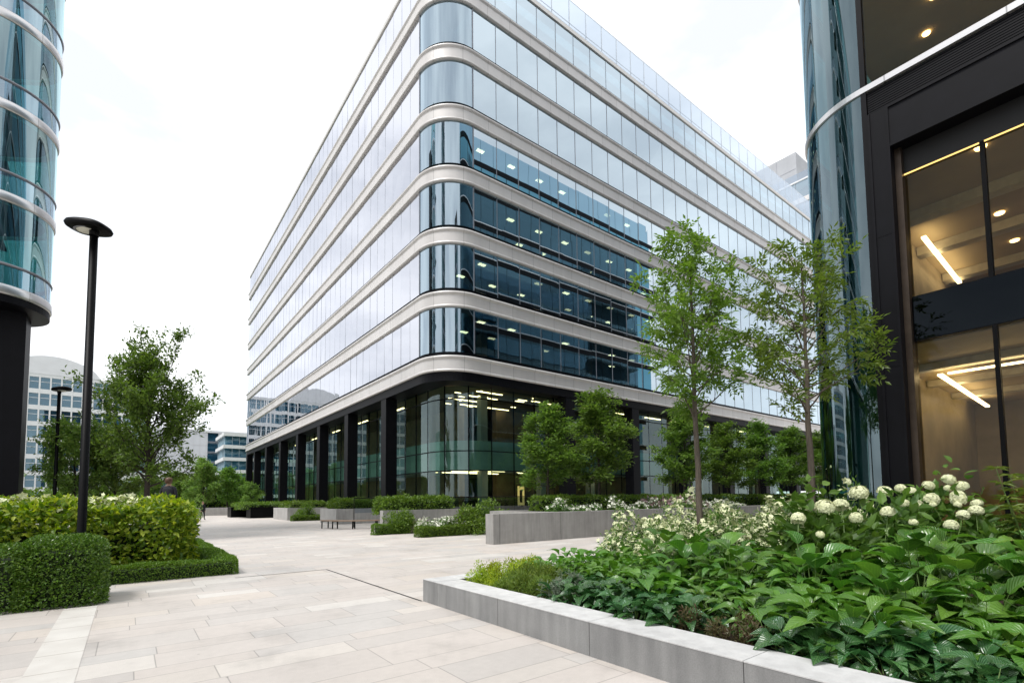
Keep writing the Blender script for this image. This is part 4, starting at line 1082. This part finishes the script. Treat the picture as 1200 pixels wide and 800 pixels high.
HEADS = [(7.8, 2.44, 1.69, 0.173), (7.33, 2.34, 1.37, 0.12), (7.18, 2.64, 1.5, 0.156), (7.39, 2.53, 1.53, 0.146), (7.76, 2.12, 1.43, 0.122), (8.09, 2.23, 1.7, 0.139), (8.32, 2.11, 1.74, 0.128), (8.66, 1.89, 1.78, 0.117), (8.35, 2.02, 1.7, 0.104), (9.0, 1.74, 1.86, 0.13), (9.01, 1.61, 1.76, 0.128), (8.44, 1.82, 1.59, 0.136), (8.79, 1.62, 1.64, 0.115), (8.72, 1.6, 1.59, 0.136), (8.18, 1.91, 1.52, 0.123), (8.08, 2.02, 1.54, 0.101), (8.69, 1.43, 1.44, 0.122), (8.47, 1.52, 1.39, 0.121), (8.15, 1.58, 1.27, 0.107), (8.83, 1.44, 1.53, 0.101), (6.71, 2.53, 1.18, 0.095), (6.75, 2.79, 1.37, 0.131), (7.83, 1.88, 1.31, 0.076), (8.82, 1.72, 1.74, 0.081), (8.36, 1.79, 1.52, 0.079), (8.61, 1.59, 1.52, 0.067)]
hyd = []
for k, (x, y, lab) in enumerate([(7.35, 2.75, 'hydrangea bush bearing the largest round cream flower heads, right beside the second trunk'), (8.2, 2.15, 'middle hydrangea bush with many domed cream flower heads in front of the dark pier'), (8.9, 1.75, 'hydrangea bush with the highest cream flower heads, before the lower tower window')]):
    o = thing('hydrangea', lab, 'shrub', (x, y, soil_z(x, y)), 'hydrangeas in the planting bed')
    V, Fc, P_ = bush_np(200 + k, .72, .72, 1.36 + .08 * k, 1250, .17, .10, True, 20, .1)
    np_mesh('foliage', V, [Fc], LM['shrub'], parent=o); hyd.append(o)
protoh = [head_np(300 + s, .1) for s in range(4)]; used = [None] * 4
for k, (x, y, z, dia) in enumerate(HEADS):
    par = min(hyd, key=lambda o: (o.location.x - x) ** 2 + (o.location.y - y) ** 2); q = k % 4
    if used[q] is None:
        V, Fc, mi = protoh[q]; h = np_mesh('flower_head', V, [Fc], [MT['petal'], MT['stalk']], mi, parent=par); used[q] = h
    else:
        h = used[q].copy(); COL.objects.link(h); h.parent = par
    h.location = Vector((x, y, z)) - par.location; s = dia / .2 * rp.uniform(1.0, 1.32); h.scale = (s, s * rp.uniform(.9, 1.1), s * rp.uniform(.9, 1.2)); h.rotation_euler = (rp.uniform(-.45, .45), rp.uniform(-.45, .45), rp.uniform(0, 6))
# spindly shrub at the right edge of the picture
sp = thing('spindly_shrub', 'spindly open shrub with whorled leaves on thin stems at the right edge', 'shrub', (9.1, .95, .42))
mb = MB(); vs = []; rs = np.random.default_rng(9)
for k in range(12):
    az = k * 2.4; rr_ = .18 + .3 * random.random(); h = 1.0 + .6 * random.random()
    mb.tube([(0, 0, 0), (math.cos(az) * rr_ * .5, math.sin(az) * rr_ * .5, h * .5), (math.cos(az) * rr_, math.sin(az) * rr_, h)], [.011, .008, .004], 0, 5, False)
    for t in np.linspace(.35, 1, 6):
        p = np.array([math.cos(az) * rr_ * t, math.sin(az) * rr_ * t, h * t]); n = 8
        a = np.arange(n) * 2 * PI / n + t * 5
        d = np.stack([np.cos(a), np.sin(a), np.full(n, .15)], 1) + rs.normal(size=(n, 3)) * .15
        vs.append(leaves(np.repeat(p[None], n, 0), d, rs.normal(size=(n, 3)) * .2 + [0, 0, 1], .16, .042, .1, .25) + (0,))
mb.build('stem', MT['stalk'], sp, world=False)
V, Fc, mi = join(vs); np_mesh('foliage', V, [Fc], LM['fern'], parent=sp)
for k, (x, y, s) in enumerate([(9.6, .9, 1.0), (9.9, 1.6, .9), (8.9, .7, .75), (10.5, 2.4, 1.0)]):
    putb(wshr, 1, (x, y, .4), k, (s, s, s * .8), 'plain leafy shrub patch behind the hydrangeas by the dark window') if False else None
dk = bush_protos(2, 'leafy_shrub', 'dark leafy shrub beneath the tower windows at the back of the bed', 'shrub', 'dark shrubs along the tower', seed=140, r=.6, h=.9, n=1300, ll=.10, lw=.045, lm=LM['shrub'], rounder=True)
for k, (x, y, s) in enumerate([(9.7, 1.2, .9), (10.2, 2.2, 1.0), (9.3, .55, .75), (10.9, 3.2, 1.05), (11.2, 1.6, 1.0), (10.3, .4, .9), (8.4, .9, .75)]): putb(dk, k, (x, y, soil_z(x, y)), k * 1.3, s)

# the two street trees in the bed
prof_t = lambda t: max(.12, (1 - abs(t - .32) / .75) if t > .32 else .75 + t * .8)
T1 = make_tree(21, 7.0, 3.0, 1.2, prof_t, 44, 'ash', True, 1150, .12, .044, .075, (22, 50), nl=7, rach=.23, twig=.34)
T2 = make_tree(43, 6.5, 2.95, 1.5, prof_t, 38, 'ash', True, 820, .12, .042, .078, (15, 45), nl=7, rach=.24, twig=.36)
place_tree('street_tree', T1, (9.12, 5.58, .1), .4, 1, 'slender young tree with airy green crown, left of the two in the planting bed', 'young trees in the near planter')
place_tree('street_tree', T2, (10.32, 4.02, .1), 1.1, 1, 'slender young tree reaching across the curved green glass corner', 'young trees in the near planter')

# ------------------------------------------------------------------ MID-GROUND PLANTERS
def planter(name, label, x0, x1, y0, y1, h, m, t=.35, soil=True, group='concrete planters along the office', joints=(), xl=None):
    o = thing(name, label, 'planter', (x0, y0, 0), group)
    mb = MB(); mb.box(x0, x1, y0, y0 + t, 0, h); xl = x0 if xl is None else xl; mb.box(xl, x1, y1 - t, y1, 0, h); mb.box(xl, xl + t, y0 + t, y1 - t, 0, h); mb.box(x1 - t, x1, y0 + t, y1 - t, 0, h)
    mb.build('wall', m, o)
    mb = MB(); mb.box(xl + t, x1 - t, y0 + t, y1 - t, 0, h - .12); mb.build('soil', MT['soil'], o)
    mb = MB()
    for x in joints: mb.box(x - .006, x + .006, y0 - .003, y0 - .0005, 0, h)
    if joints: mb.build('joint', MT['darkmatt'], o)
    return o
planter('concrete_planter', 'long grey concrete planter wall holding the row of trees and white flowers', 10.66, 52, 14.95, 19.5, 1.12, MT['concrete'], .5, xl=13.7, joints=(10.95, 14.05, 17.4, 21, 24.6, 28.2))
planter('concrete_planter', 'grey concrete planter behind the low hedges, its end by the bench', 10.5, 15.2, 24.6, 27.2, 1.15, MT['concrete'], .4, xl=11.7)
planter('concrete_planter', 'grey concrete planter partly hidden behind the wooden bench', 11.9, 15.2, 36.2, 40, 1.1, MT['concrete_light'], .35)
planter('concrete_planter', 'pale concrete planter with a rounded bush in front, before the black planters', 11.3, 15.2, 47.6, 53, 1.1, MT['concrete_light'], .35)
planter('concrete_planter', 'distant pale low concrete wall under the far trees behind the walking person', 5.2, 10.8, 74, 76, 1.0, MT['concrete_light'], .35)
planter('black_planter', 'black steel planter trough, the right and nearer of two', 10.0, 14.0, 57.2, 59.5, 1.15, MT['black'], .2, group='black planters')
planter('black_planter', 'black steel planter trough, the left and farther of two', 9.0, 12.8, 62.5, 65, 1.15, MT['black'], .2, group='black planters')

R_ = random.Random(3)
# tree row in the long planter
prof_b = lambda t: max(.12, 1 - (t - .25) * 1.1) if t > .25 else .8 + .8 * t
Tb = [make_tree(60 + s, 6.2, 1.5, 1.5, prof_b, 40, 'tree', False, 1300, .16, .08, .06, (5, 40), 'barkdark', 'tree', .4, .04, 7, .30) for s in range(3)]
rowx = [(15.6, 5.5, 1.0, 'first tree of the row before the dark lobby, lowest and nearest the glass corner'), (19.1, 6.7, 1.0, 'second tree from the left in the row before the lobby, the tallest'), (26.6, 6.6, .95, 'third tree in the row before the lobby, just left of the near trunk'),
        (31.6, 6.0, 1.0, 'bushy tree in the row just right of the left trunk'), (36.0, 6.5, .95, 'pointed tree midway between the two trunks'), (41.5, 6.6, .95, 'tree in the row just left of the right trunk'), (47.5, 6.8, 1.0, 'last tree of the row, showing beside the green glass corner')]
for k, (x, h, w, lab) in enumerate(rowx):
    s = (h - 0) / 6.2; place_tree('row_tree', Tb[k % 3], (x, 17.4, .9), k * 1.1, (s * w * 1.35, s * w * 1.35, s * .93), lab, 'row of trees before the lobby')
# planting in the long planter
hedge_mesh('clipped_hedge', 14.3, 51, 16.4, 17.3, .95, 1.75, 22000, .11, .07, LM['low'], 'long clipped green hedge growing in the concrete planter under the tree row', .1, .04, seed=21)
wfl = bush_protos(3, 'white_flower_clump', 'white flowering clump at the front edge of the long concrete planter', 'plant', 'white flower clumps in the long planter', seed=160, r=.7, h=.62, n=700, ll=.11, lw=.05, lm=LM['shrub'], flowers=75, fm=MT['petalw'], fsize=.075)
k = 0
for x in np.arange(14.6, 30, 1.15): putb(wfl, k, (x, 15.75 + R_.uniform(-.1, .1), 1.0), k * 1.3, R_.uniform(.75, 1.1)); k += 1
pk_ = bush_protos(2, 'pink_flower_clump', 'hazy clump of dusky pink flowers in the long planter', 'plant', 'pink flower clumps in the long planter', seed=170, r=.8, h=.7, n=600, ll=.10, lw=.03, lm=LM['silver'], flowers=150, fm=MT['pink'], fsize=.08)
for k, x in enumerate([21.5, 23.0, 24.4, 25.6]): putb(pk_, k, (x, 16.1, 1.05), k, 1.0)
bs = bush_protos(3, 'rounded_bush', '', 'bush', 'rounded bushes before the office', seed=180, r=1, h=1.25, n=2600, ll=.13, lw=.06, lm=LM['low'], rounder=True)
putb(bs, 0, (10.95, 23.6, .0), 0, (1.0, 1.0, 1.18), 'rounded yellow green bush on the low hedge beside the concrete planter end')
putb(bs, 1, (13.1, 20.5, .0), 2, (1.1, 1.1, 1.1), 'dark rounded bush next to white flowers behind the low hedge')
putb(bs, 2, (14.6, 20.6, .0), 3, (1.3, 1.2, 1.2), 'dark bush tucked against the left end of the long planter wall')
putb(bs, 1, (12.4, 46.4, .0), 1, (1.15, 1.0, 1.15), 'rounded bush in front of the farther pale planter')
wl = bush_protos(2, 'white_flower_clump', 'low clump of white flowers between the rounded bushes behind low hedges', 'plant', 'white flowers behind the low hedges', seed=190, r=.75, h=.75, n=900, ll=.10, lw=.045, lm=LM['shrub'], flowers=110, fm=MT['petalw'], fsize=.08)
for k, (x, y) in enumerate([(11.5, 21.6), (12.2, 21.0)]): putb(wl, k, (x, y, .1), k, 1.0)
gb_ = bush_protos(1, 'dusky_shrub', 'dusky reddish grey low shrub between the rounded bush and white flowers', 'shrub', 'dusky shrubs', seed=199, r=.7, h=.8, n=1000, ll=.08, lw=.03, lm=leafmat('dusky_leaf', (.06, .045, .04), (.09, .07, .055), (.05, .06, .03)))
putb(gb_, 0, (11.6, 22.5, .1), 0, 1.0)
hedge_mesh('low_hedge', 9.45, 13.4, 23.0, 23.55, 0, .48, 8000, .075, .042, LM['low'], 'low clipped hedge strip running in front of the rounded bush', .05, .02, seed=31, cat='hedge')
hedge_mesh('low_hedge', 10.35, 12.9, 20.0, 20.6, 0, .42, 6500, .075, .042, LM['low'], 'low clipped hedge strip touching the left end of the long planter wall', .05, .02, seed=32, cat='hedge')
hedge_mesh('low_hedge', 11.1, 14.5, 45.0, 45.6, 0, .42, 3500, .10, .06, LM['low'], 'low clipped hedge strip under the farther rounded bush', .05, .02, seed=33, cat='hedge')
for (x0, x1, y0, y1, z, lab) in [(10.9, 15, 25.0, 26.9, 1.75, 'loose green hedge filling the planter beside the bench'), (12.3, 15, 36.6, 39.6, 1.7, 'green hedge filling the planter behind the bench'), (11.7, 15, 48, 52.6, 1.55, 'green hedge topping the pale far planter'), (9.3, 13.7, 57.5, 64.6, 1.5, 'green planting filling the two black planters')]:
    hedge_mesh('planter_hedge', x0, x1, y0, y1, .9, z, 4500, .16, .085, LM['low'], lab, .15, .08, seed=int(x1 * 10 + y0), wob=.12)
# rail of the terrace
rl = thing('glass_balustrade', 'thin dark rail with glass panels along the lobby terrace', 'railing', (15.0, 27.4, 0))
mb = MB()
mb.tube([(11.3, 31.0, 1.85), (15.0, 31.0, 1.85), (15.0, 27.5, 1.85), (15.0, 27.5, 1.85)], [.03] * 4, 0, 6)
mb.tube([(15, 27.5, 1.85), (46, 24.2, 1.85)], [.03, .03], 0, 6); mb.build('rail', MT['black'], rl)
for x in (11.3, 13.1, 15.0):
    mb = MB(); mb.tube([(x, 31, 0), (x, 31, 1.85)], [.025, .025], 0, 6); mb.build('post', MT['black'], rl)
for t in np.linspace(.05, 1, 9):
    mb = MB(); x, y = 15 + 31 * t, 27.5 - 3.3 * t; mb.tube([(x, y, 0), (x, y, 1.85)], [.025, .025], 0, 6); mb.build('post', MT['black'], rl)
mb = MB(); mb.face([(11.35, 31, .9), (14.9, 31, .9), (14.9, 31, 1.8), (11.35, 31, 1.8)]); mb.face([(15.1, 27.45, .9), (46, 24.2, .9), (46, 24.2, 1.8), (15.1, 27.45, 1.8)]); mb.build('glass_panel', MT['glass_screen'], rl)
# curved bench
bn = thing('curved_bench', 'backless curved bench with timber slats on black legs beside the planter', 'bench', (10.4, 29.3, 0))
def arcpts(c, r, a0, a1, n): return [(c[0] + r * math.cos(math.radians(a0 + (a1 - a0) * i / n)), c[1] + r * math.sin(math.radians(a0 + (a1 - a0) * i / n))) for i in range(n + 1)]
cb_ = (12.4, 31.6)
for i in range(5):
    r = 2.95 - .115 * i; mb = MB(); pp = arcpts(cb_, r, 178, 292, 18)
    path = [(x, y, (x - cb_[0]) / r, (y - cb_[1]) / r) for x, y in pp]
    mb.sweep(path, [(-.05, .46), (.05, .46), (.05, .52), (-.05, .52), (-.05, .46)], 0); mb.build('slat', MT['wood'], bn)
for a in (181, 205, 232, 260, 288):
    for r in (2.9, 2.52):
        x, y = arcpts(cb_, r, a, a, 1)[0]; mb = MB(); mb.box(x - .03, x + .03, y - .03, y + .03, 0, .459); mb.build('leg', MT['black'], bn)
mb = MB()
for a in (181, 205, 232, 260, 288):
    p, q = arcpts(cb_, 2.9, a, a, 1)[0], arcpts(cb_, 2.52, a, a, 1)[0]; mb.tube([(*p, .43), (*q, .43)], [.022, .022], 0, 4)
mb.build('bearer', MT['black'], bn)

# ------------------------------------------------------------------ LEFT BED: hedges, lamp, trees
hedge_mesh('box_hedge', -5.2, -1.22, 10.78, 11.9, 0, .98, 26000, .05, .030, LM['box'], 'clipped dark box hedge running off the left edge in the foreground', .22, .06, seed=41, wob=.05, core=.20)
hedge_mesh('box_hedge', -1.36, -.30, 10.74, 11.9, 0, 1.05, 17000, .05, .030, LM['box'], 'rounded dark box shrub ending the foreground hedge, beside the paving strip', .26, .06, seed=42, wob=.05, core=.20)
hedge_mesh('low_hedge', -3.2, 2.05, 13.08, 13.55, 0, .34, 15000, .042, .026, LM['low'], 'low clipped border hedge in front of the lime green hedge', .05, .015, seed=43, wob=.02, core=.09)
hedge_mesh('low_hedge', 1.62, 2.09, 13.57, 22, 0, .34, 16000, .042, .026, LM['low'], 'low clipped border hedge running away beside the plaza past the lime hedge', .05, .015, seed=44, wob=.02, core=.09)
hedge_mesh('lime_hedge', -7.0, 1.2, 14.15, 16.6, .0, 1.55, 24000, .145, .085, LM['hedge'], 'dense lime green broad leaved hedge behind the dark box hedge', .18, .13, rounder=True, seed=45, wob=.12, core=.5)
mb = MB(); mb.face([(-9, 11.0, .02), (1.62, 11.9, .02), (1.62, 22, .02), (-9, 22, .02)]) if False else mb.face([(-9, 11.95, .01), (-.35, 11.95, .01), (-.35, 13.2, .01), (-9, 13.2, .01)]); mb.face([(-9, 13.2, .01), (1.7, 13.2, .01), (1.7, 22, .01), (-9, 22, .01)])
tag(mb.build('soil', MT['soil']), kind='structure')
lf = bush_protos(2, 'white_flower_clump', 'creamy white flowers poking out along the top of the lime hedge', 'plant', 'white flowers on the lime hedge', seed=210, r=.45, h=.40, n=200, ll=.12, lw=.07, lm=LM['hedge'], flowers=75, fm=MT['petal'], fsize=.10)
for k, x in enumerate([-2.3, -1.75, -1.2, -.7, -.25, .2, -3.1, -4.0, -5.2]): putb(lf, k, (x, 14.8 + .35 * (k % 2), 1.44), k, 1)
putb(lf, 0, (-2.6, 12.4, .8), 3, (.9, .9, .9), 'small cluster of white blossoms between the dark box hedge and lime hedge')

def lamp_post(x, y, H_, label, rz=0):
    o = thing('lamp_post', label, 'lamp post', (x, y, 0), 'lamp posts', rz)
    mb = MB(); mb.tube([(0, 0, 0), (0, 0, .9), (0, 0, .92), (0, 0, H_)], [.082, .082, .068, .064], 0, 20); mb.build('pole', MT['black'], o, world=False)
    mb = MB(); mb.box(-.04, .04, -.086, -.08, .45, .8); mb.build('access_door', MT['black'], o, world=False)
    # flat pebble-shaped head, off-centre on the pole
    mb = MB(); seg = 36; c = (-.10, 0, H_ + .05)
    pr = [(0.0, -.06), (.86, -.06), (.95, -.045), (1.0, 0), (.93, .05), (.75, .085), (.0, .10)]
    b = len(mb.v)
    for k in range(seg):
        a = 2 * PI * k / seg; ca, sa = math.cos(a), math.sin(a)
        ex = (abs(ca) ** .72) * (1 if ca >= 0 else -1); ey = (abs(sa) ** .72) * (1 if sa >= 0 else -1)
        for r, z in pr: mb.v.append((c[0] + ex * r * .37, c[1] + ey * r * .27, c[2] + z - .035 * ex * r))
    n = len(pr)
    for k in range(seg):
        k2 = (k + 1) % seg
        for j in range(n - 1): mb.f.append((b + k * n + j, b + k2 * n + j, b + k2 * n + j + 1, b + k * n + j + 1)); mb.m.append(0); mb.sm.append(True); mb.uv.append([(0, 0)] * 4)
    h = mb.build('lamp_head', MT['black'], o, world=False)
    mb = MB(); mb.lathe([(.0, -.082), (.13, -.075), (.17, -.058), (.17, -.05)], (c[0] - .02, 0, c[2]), 0, 24, 1.15, .85); mb.build('lens', MT['lens'], h, world=False)
    mb = MB(); mb.lathe([(.17, -.066), (.205, -.066), (.205, -.055), (.17, -.055)], (c[0] - .02, 0, c[2]), 0, 24, 1.15, .85); mb.build('lens_ring', MT['frame'], h, world=False)
    mb = MB(); mb.tube([(0, 0, H_ - .12), (0, 0, H_ + .06)], [.073, .073], 0, 16); mb.build('collar', MT['black'], o, world=False)
    return o
lamp_post(-.66, 11.95, 6.80, 'tall black lamp post with flat rounded head, standing between the near hedges', math.radians(-37))
l2 = lamp_post(-2.6, 29.8, 6.75, 'farther slim black lamp post with flat head pointing right', math.radians(-37 + 180))
l2.scale = (1, 1, 1)

# raised bed and trees behind the lime hedge
planter('raised_bed', 'low concrete edged tree bed hidden behind the lime green hedge', -8, 1.5, 25.4, 33.5, .5, MT['concrete'], .3, group=None)
prof_l = lambda t: (1 - abs(t - .38) / .70) if t > .38 else .8 + t * .52
T3 = make_tree(91, 7.55, 1.9, 2.7, lambda t: max(.10, prof_l(t)), 66, 'tree', False, 2300, .18, .085, .13, (20, 58), 'barkdark', 'tree', .5, .06, 7, .34)
place_tree('broad_tree', T3, (.65, 27.3, .45), 0, 1, 'large dark green tree rising behind the lime hedge, tallest on the left', 'trees behind the lime hedge')
T4 = make_tree(95, 4.7, 1.4, 2.1, lambda t: max(.15, prof_l(t)), 40, 'light', False, 1300, .17, .08, .08, (15, 50), 'barkdark', 'light', .5, .08, 7, .34)
place_tree('broad_tree', T4, (-.6, 31.6, .45), .5, (.95, .95, .97), 'smaller bright green tree with forked trunk left of the large dark tree', 'trees behind the lime hedge')
T5 = make_tree(97, 4.5, 1.4, 2.0, lambda t: max(.15, prof_l(t)), 36, 'light', False, 1100, .17, .08, .07, (15, 50), 'barkdark', 'light', .5, .08, 7, .34)
place_tree('broad_tree', T5, (-2.0, 31.0, .45), 1.5, 1, 'bright green tree half hidden behind the near lamp post', 'trees behind the lime hedge')
lb_ = bush_protos(3, 'loose_bush', '', 'bush', 'loose bushes behind the lime hedge', seed=230, r=1.5, h=1.9, n=1500, ll=.2, lw=.09, lm=LM['light'])
for k, (x, y, s, lab) in enumerate([(-6.6, 41, 1.05, 'loose light green bush beside the dark column'), (-4.9, 41, 1.15, 'loose light green bush right of the farther lamp post'), (-3.2, 42, .9, 'loose bush left of the near lamp post, low'), (-1.0, 46, .85, 'loose bush behind the forked trunk'), (1.6, 48, .9, 'loose bush behind the large tree trunk'), (4.2, 52, .9, 'loose bush just left of the dark standing figure')]): putb(lb_, k, (x, y, .3), k * 1.4, s, lab)
# far trees
Tf = [make_tree(120 + s, 7.0, 1.2, 2.6, lambda t: max(.12, 1 - abs(t - .3) / .75), 34, 'tree', False, 900, .30, .16, .12, (10, 45), 'barkdark', ('tree', 'light', 'tree')[s], .7, .06, 7, .5) for s in range(3)]
far = [(8.3, 82, 1.08, 1, 'tall pale green far tree straight behind the walking person'), (11.6, 84, .95, 0, 'dark far tree right of the tall pale green one'), (5.4, 86, .85, 2, 'dark pointed far tree left of the tall pale green one'), (13.6, 78, .62, 1, 'small bright tree by the far corner of the office columns'), (3.0, 92, .8, 0, 'far dark tree seen under the large left tree'), (.5, 96, .8, 1, 'far light tree seen under the large left tree'), (-3.5, 98, .8, 2, 'far dark tree beneath the gridded office block'),
       (-8, 96, .85, 1, 'far light tree below the gridded office windows'), (-13, 92, .9, 0, 'far dark tree near the left column'), (14.8, 98, .9, 2, 'far tree next to the end of the office'), (18.5, 104, 1.0, 0, 'far tree showing past the end of the office'), (7, 100, .9, 2, 'far tree in the second row behind the walking person'), (10, 104, 1.0, 1, 'far light tree in the second row')]
for k, (x, y, s, v, lab) in enumerate(far): place_tree('far_tree', Tf[v], (x, y, 0), k * 1.7, (s, s, s), lab, 'trees at the far end of the plaza')
hedge_mesh('far_hedge', -22, 16, 106, 109, 0, 3.6, 5000, .5, .3, LM['low'], 'long far green hedge closing the plaza under the white block', .6, .25, seed=51, wob=.4, core=.5)

# ------------------------------------------------------------------ PEOPLE
def person(loc, rz, label, s=1.0, stride=.0, back_arm=0):
    o = thing('person', label, 'person', loc, None, rz); o.scale = (s,) * 3
    V = [(0, 0, .98), (0, .01, 1.12), (0, .015, 1.30), (0, 0, 1.46), (0, -.005, 1.53), (0, -.02, 1.60), (0, -.015, 1.70), (0, 0, 1.76)]
    R = [(.155, .105), (.14, .10), (.165, .11), (.12, .085), (.055, .055), (.078, .09), (.082, .10), (.045, .055)]
    E = [(0, 1), (1, 2), (2, 3), (3, 4), (4, 5), (5, 6), (6, 7)]
    def add(p, r, par): V.append(p); R.append(r if isinstance(r, tuple) else (r, r)); E.append((par, len(V) - 1)); return len(V) - 1
    for sd in (-1, 1):
        f = stride * sd
        a = add((sd * .10, 0, .90), .095, 0); b = add((sd * .11, -f * .5 - .02, .50), .062, a); c = add((sd * .115, -f * .9 + .02, .09), .042, b); d = add((sd * .125, -f * .9 - .07, .045), (.042, .04), c); add((sd * .13, -f * .9 - .16, .03), (.038, .026), d)
        a = add((sd * .19, .0, 1.43), .062, 3); b = add((sd * .245, f * .35 + .02, 1.16), .046, a); c = add((sd * .25, f * .7 - .06, .92), .033, b); h = add((sd * .25, f * .75 - .09, .85), (.036, .02), c)
        for q, (dx, dl) in enumerate([(-.028, .085), (-.010, .095), (.010, .09), (.026, .075)]):
            m_ = add((sd * .25 + dx * .3, f * .75 - .095 + dx, .80), .0095, h); add((sd * .25 + dx * .3 - sd * .008, f * .75 - .10 + dx, .85 - dl - .03), .008, m_)
        t_ = add((sd * .225, f * .75 - .125, .84), .010, c); add((sd * .215, f * .75 - .135, .80), .009, t_)
    me = bpy.data.meshes.new('body'); me.from_pydata(V, E, []); b_ = bpy.data.objects.new('body', me); COL.objects.link(b_)
    md = b_.modifiers.new('s', 'SKIN'); sv = me.skin_vertices[0].data
    for k, r in enumerate(R): sv[k].radius = r
    sv[0].use_root = True
    ms = b_.modifiers.new('u', 'SUBSURF'); ms.levels = 2; ms.render_levels = 2
    dg = bpy.context.evaluated_depsgraph_get(); nm = bpy.data.meshes.new_from_object(b_.evaluated_get(dg)); b_.modifiers.clear(); b_.data = nm; bpy.data.meshes.remove(me)
    for m in (MT['skin'], MT['cloth'], MT['black'], MT['clothgrey']): nm.materials.append(m)
    for p in nm.polygons:
        c = p.center; p.use_smooth = True
        p.material_index = 0 if (c.z > 1.5 or (abs(c.x) > .2 and c.z < .90)) else (2 if c.z < .09 else 1)
    b_.name = 'body'; b_.parent = o
    # face: nose, eyes, ears
    mb = MB(); mb.tube([(0, -.108, 1.675), (0, -.125, 1.645), (0, -.11, 1.635)], [.006, .014, .010], 0, 6)
    for sd in (-1, 1): mb.lathe([(0, -.03), (.012, -.02), (.016, 0), (.012, .02), (0, .03)], (sd * .085, .01, 1.655), 0, 8)
    for sd in (-1, 1): mb.lathe([(0, -.009), (.011, 0), (0, .009)], (sd * .032, -.098, 1.675), 1, 8)
    mb.box(-.022, .022, -.108, -.098, 1.606, 1.614, 1); mb.build('face', [MT['skin'], MT['hair']], o, world=False)
    mb = MB(); mb.lathe([(.085, -.10), (.10, -.04), (.104, .02), (.09, .075), (.05, .105), (0, .115)], (0, .014, 1.685), 0, 16, 1.06, 1.2)
    mb.v = [(x, y, z) if y > -.055 or z > 1.72 else (x * .9, -.05, z) for (x, y, z) in mb.v]; mb.build('hair', MT['hair'], o, world=False)
    mb = MB(); mb.lathe([(.19, -.02), (.185, .12), (.172, .28), (.19, .45), (.155, .53), (.07, .57)], (0, .008, .92), 0, 20, 1.0, .70); mb.build('jacket', MT['cloth'], o, world=False)
    return o
person((5.75, 56.8, 0), math.radians(20), 'person in dark clothes walking away across the open plaza', 1.0, .16)
pl_ = planter('raised_bed', 'low raised concrete ledge behind the right end of the lime hedge', 0.0, 1.4, 19.2, 20.4, .86, MT['concrete'], .2, group=None)
person((1.03, 19.75, .74), math.radians(150), 'person with brown hair in black top half hidden behind the lime hedge', .98, .03)

# ------------------------------------------------------------------ LIGHT, SKY, CAMERA
w = bpy.data.worlds.new('World'); S.world = w; w.use_nodes = True
nt = w.node_tree; nt.nodes.clear()
out = N(nt, 'ShaderNodeOutputWorld'); bg = N(nt, 'ShaderNodeBackground', Strength=.1)
sky = N(nt, 'ShaderNodeTexSky'); sky.sky_type = 'NISHITA'; sky.sun_disc = False
SUN_EL, SUN_AZ = math.radians(62), math.radians(262)
sky.sun_elevation = SUN_EL; sky.sun_rotation = SUN_AZ
tc = N(nt, 'ShaderNodeTexCoord')
mp = N(nt, 'ShaderNodeMapping'); mp.inputs['Scale'].default_value = (1.2, 1.2, 3.0); L(nt, tc.outputs['Generated'], mp.inputs[0])
cl = noise(nt, mp.outputs[0], 2.2, 6, .55)
CL = 10.6
cc = ramp(nt, cl, [(.34, (.65, .67, .70)), (.60, (1, 1, 1))])
v = N(nt, 'ShaderNodeVectorMath', operation='SCALE'); L(nt, cc, v.inputs[0]); v.inputs['Scale'].default_value = CL
mx = N(nt, 'ShaderNodeMix', data_type='RGBA'); mx.inputs[0].default_value = .88; L(nt, sky.outputs[0], mx.inputs[6]); L(nt, v.outputs[0], mx.inputs[7])
L(nt, mx.outputs[2], bg.inputs[0]); L(nt, bg.outputs[0], out.inputs[0])
sd = bpy.data.lights.new('Sun', 'SUN'); sd.energy = 2.0; sd.angle = math.radians(18); sd.color = (1, .97, .93)
so = bpy.data.objects.new('Sun', sd); COL.objects.link(so)
sdir = Vector((math.sin(SUN_AZ) * math.cos(SUN_EL), math.cos(SUN_AZ) * math.cos(SUN_EL), math.sin(SUN_EL)))
so.rotation_euler = sdir.to_track_quat('Z', 'Y').to_euler()

cam = bpy.data.cameras.new('Camera'); co = bpy.data.objects.new('Camera', cam); COL.objects.link(co)
FPX = 581.0; cam.sensor_width = 36; cam.lens = FPX / 1200 * 36; cam.shift_y = (549.5 - 400) / 1200
cam.clip_start = .05; cam.clip_end = 6000
co.matrix_world = Matrix.Translation((0, 0, 1.65)) @ (Matrix.Rotation(math.radians(-37.7), 4, 'Z') @ Matrix.Rotation(math.radians(93.5), 4, 'X') @ Matrix.Rotation(math.radians(-.61), 4, 'Z'))
S.camera = co
S.render.engine = 'CYCLES'
S.cycles.max_bounces = 9; S.cycles.transparent_max_bounces = 14; S.cycles.diffuse_bounces = 3; S.cycles.glossy_bounces = 4; S.cycles.transmission_bounces = 4
S.cycles.sample_clamp_indirect = 6
S.view_settings.view_transform = 'Standard'; S.view_settings.look = 'None'; S.view_settings.exposure = .62; S.view_settings.gamma = 1
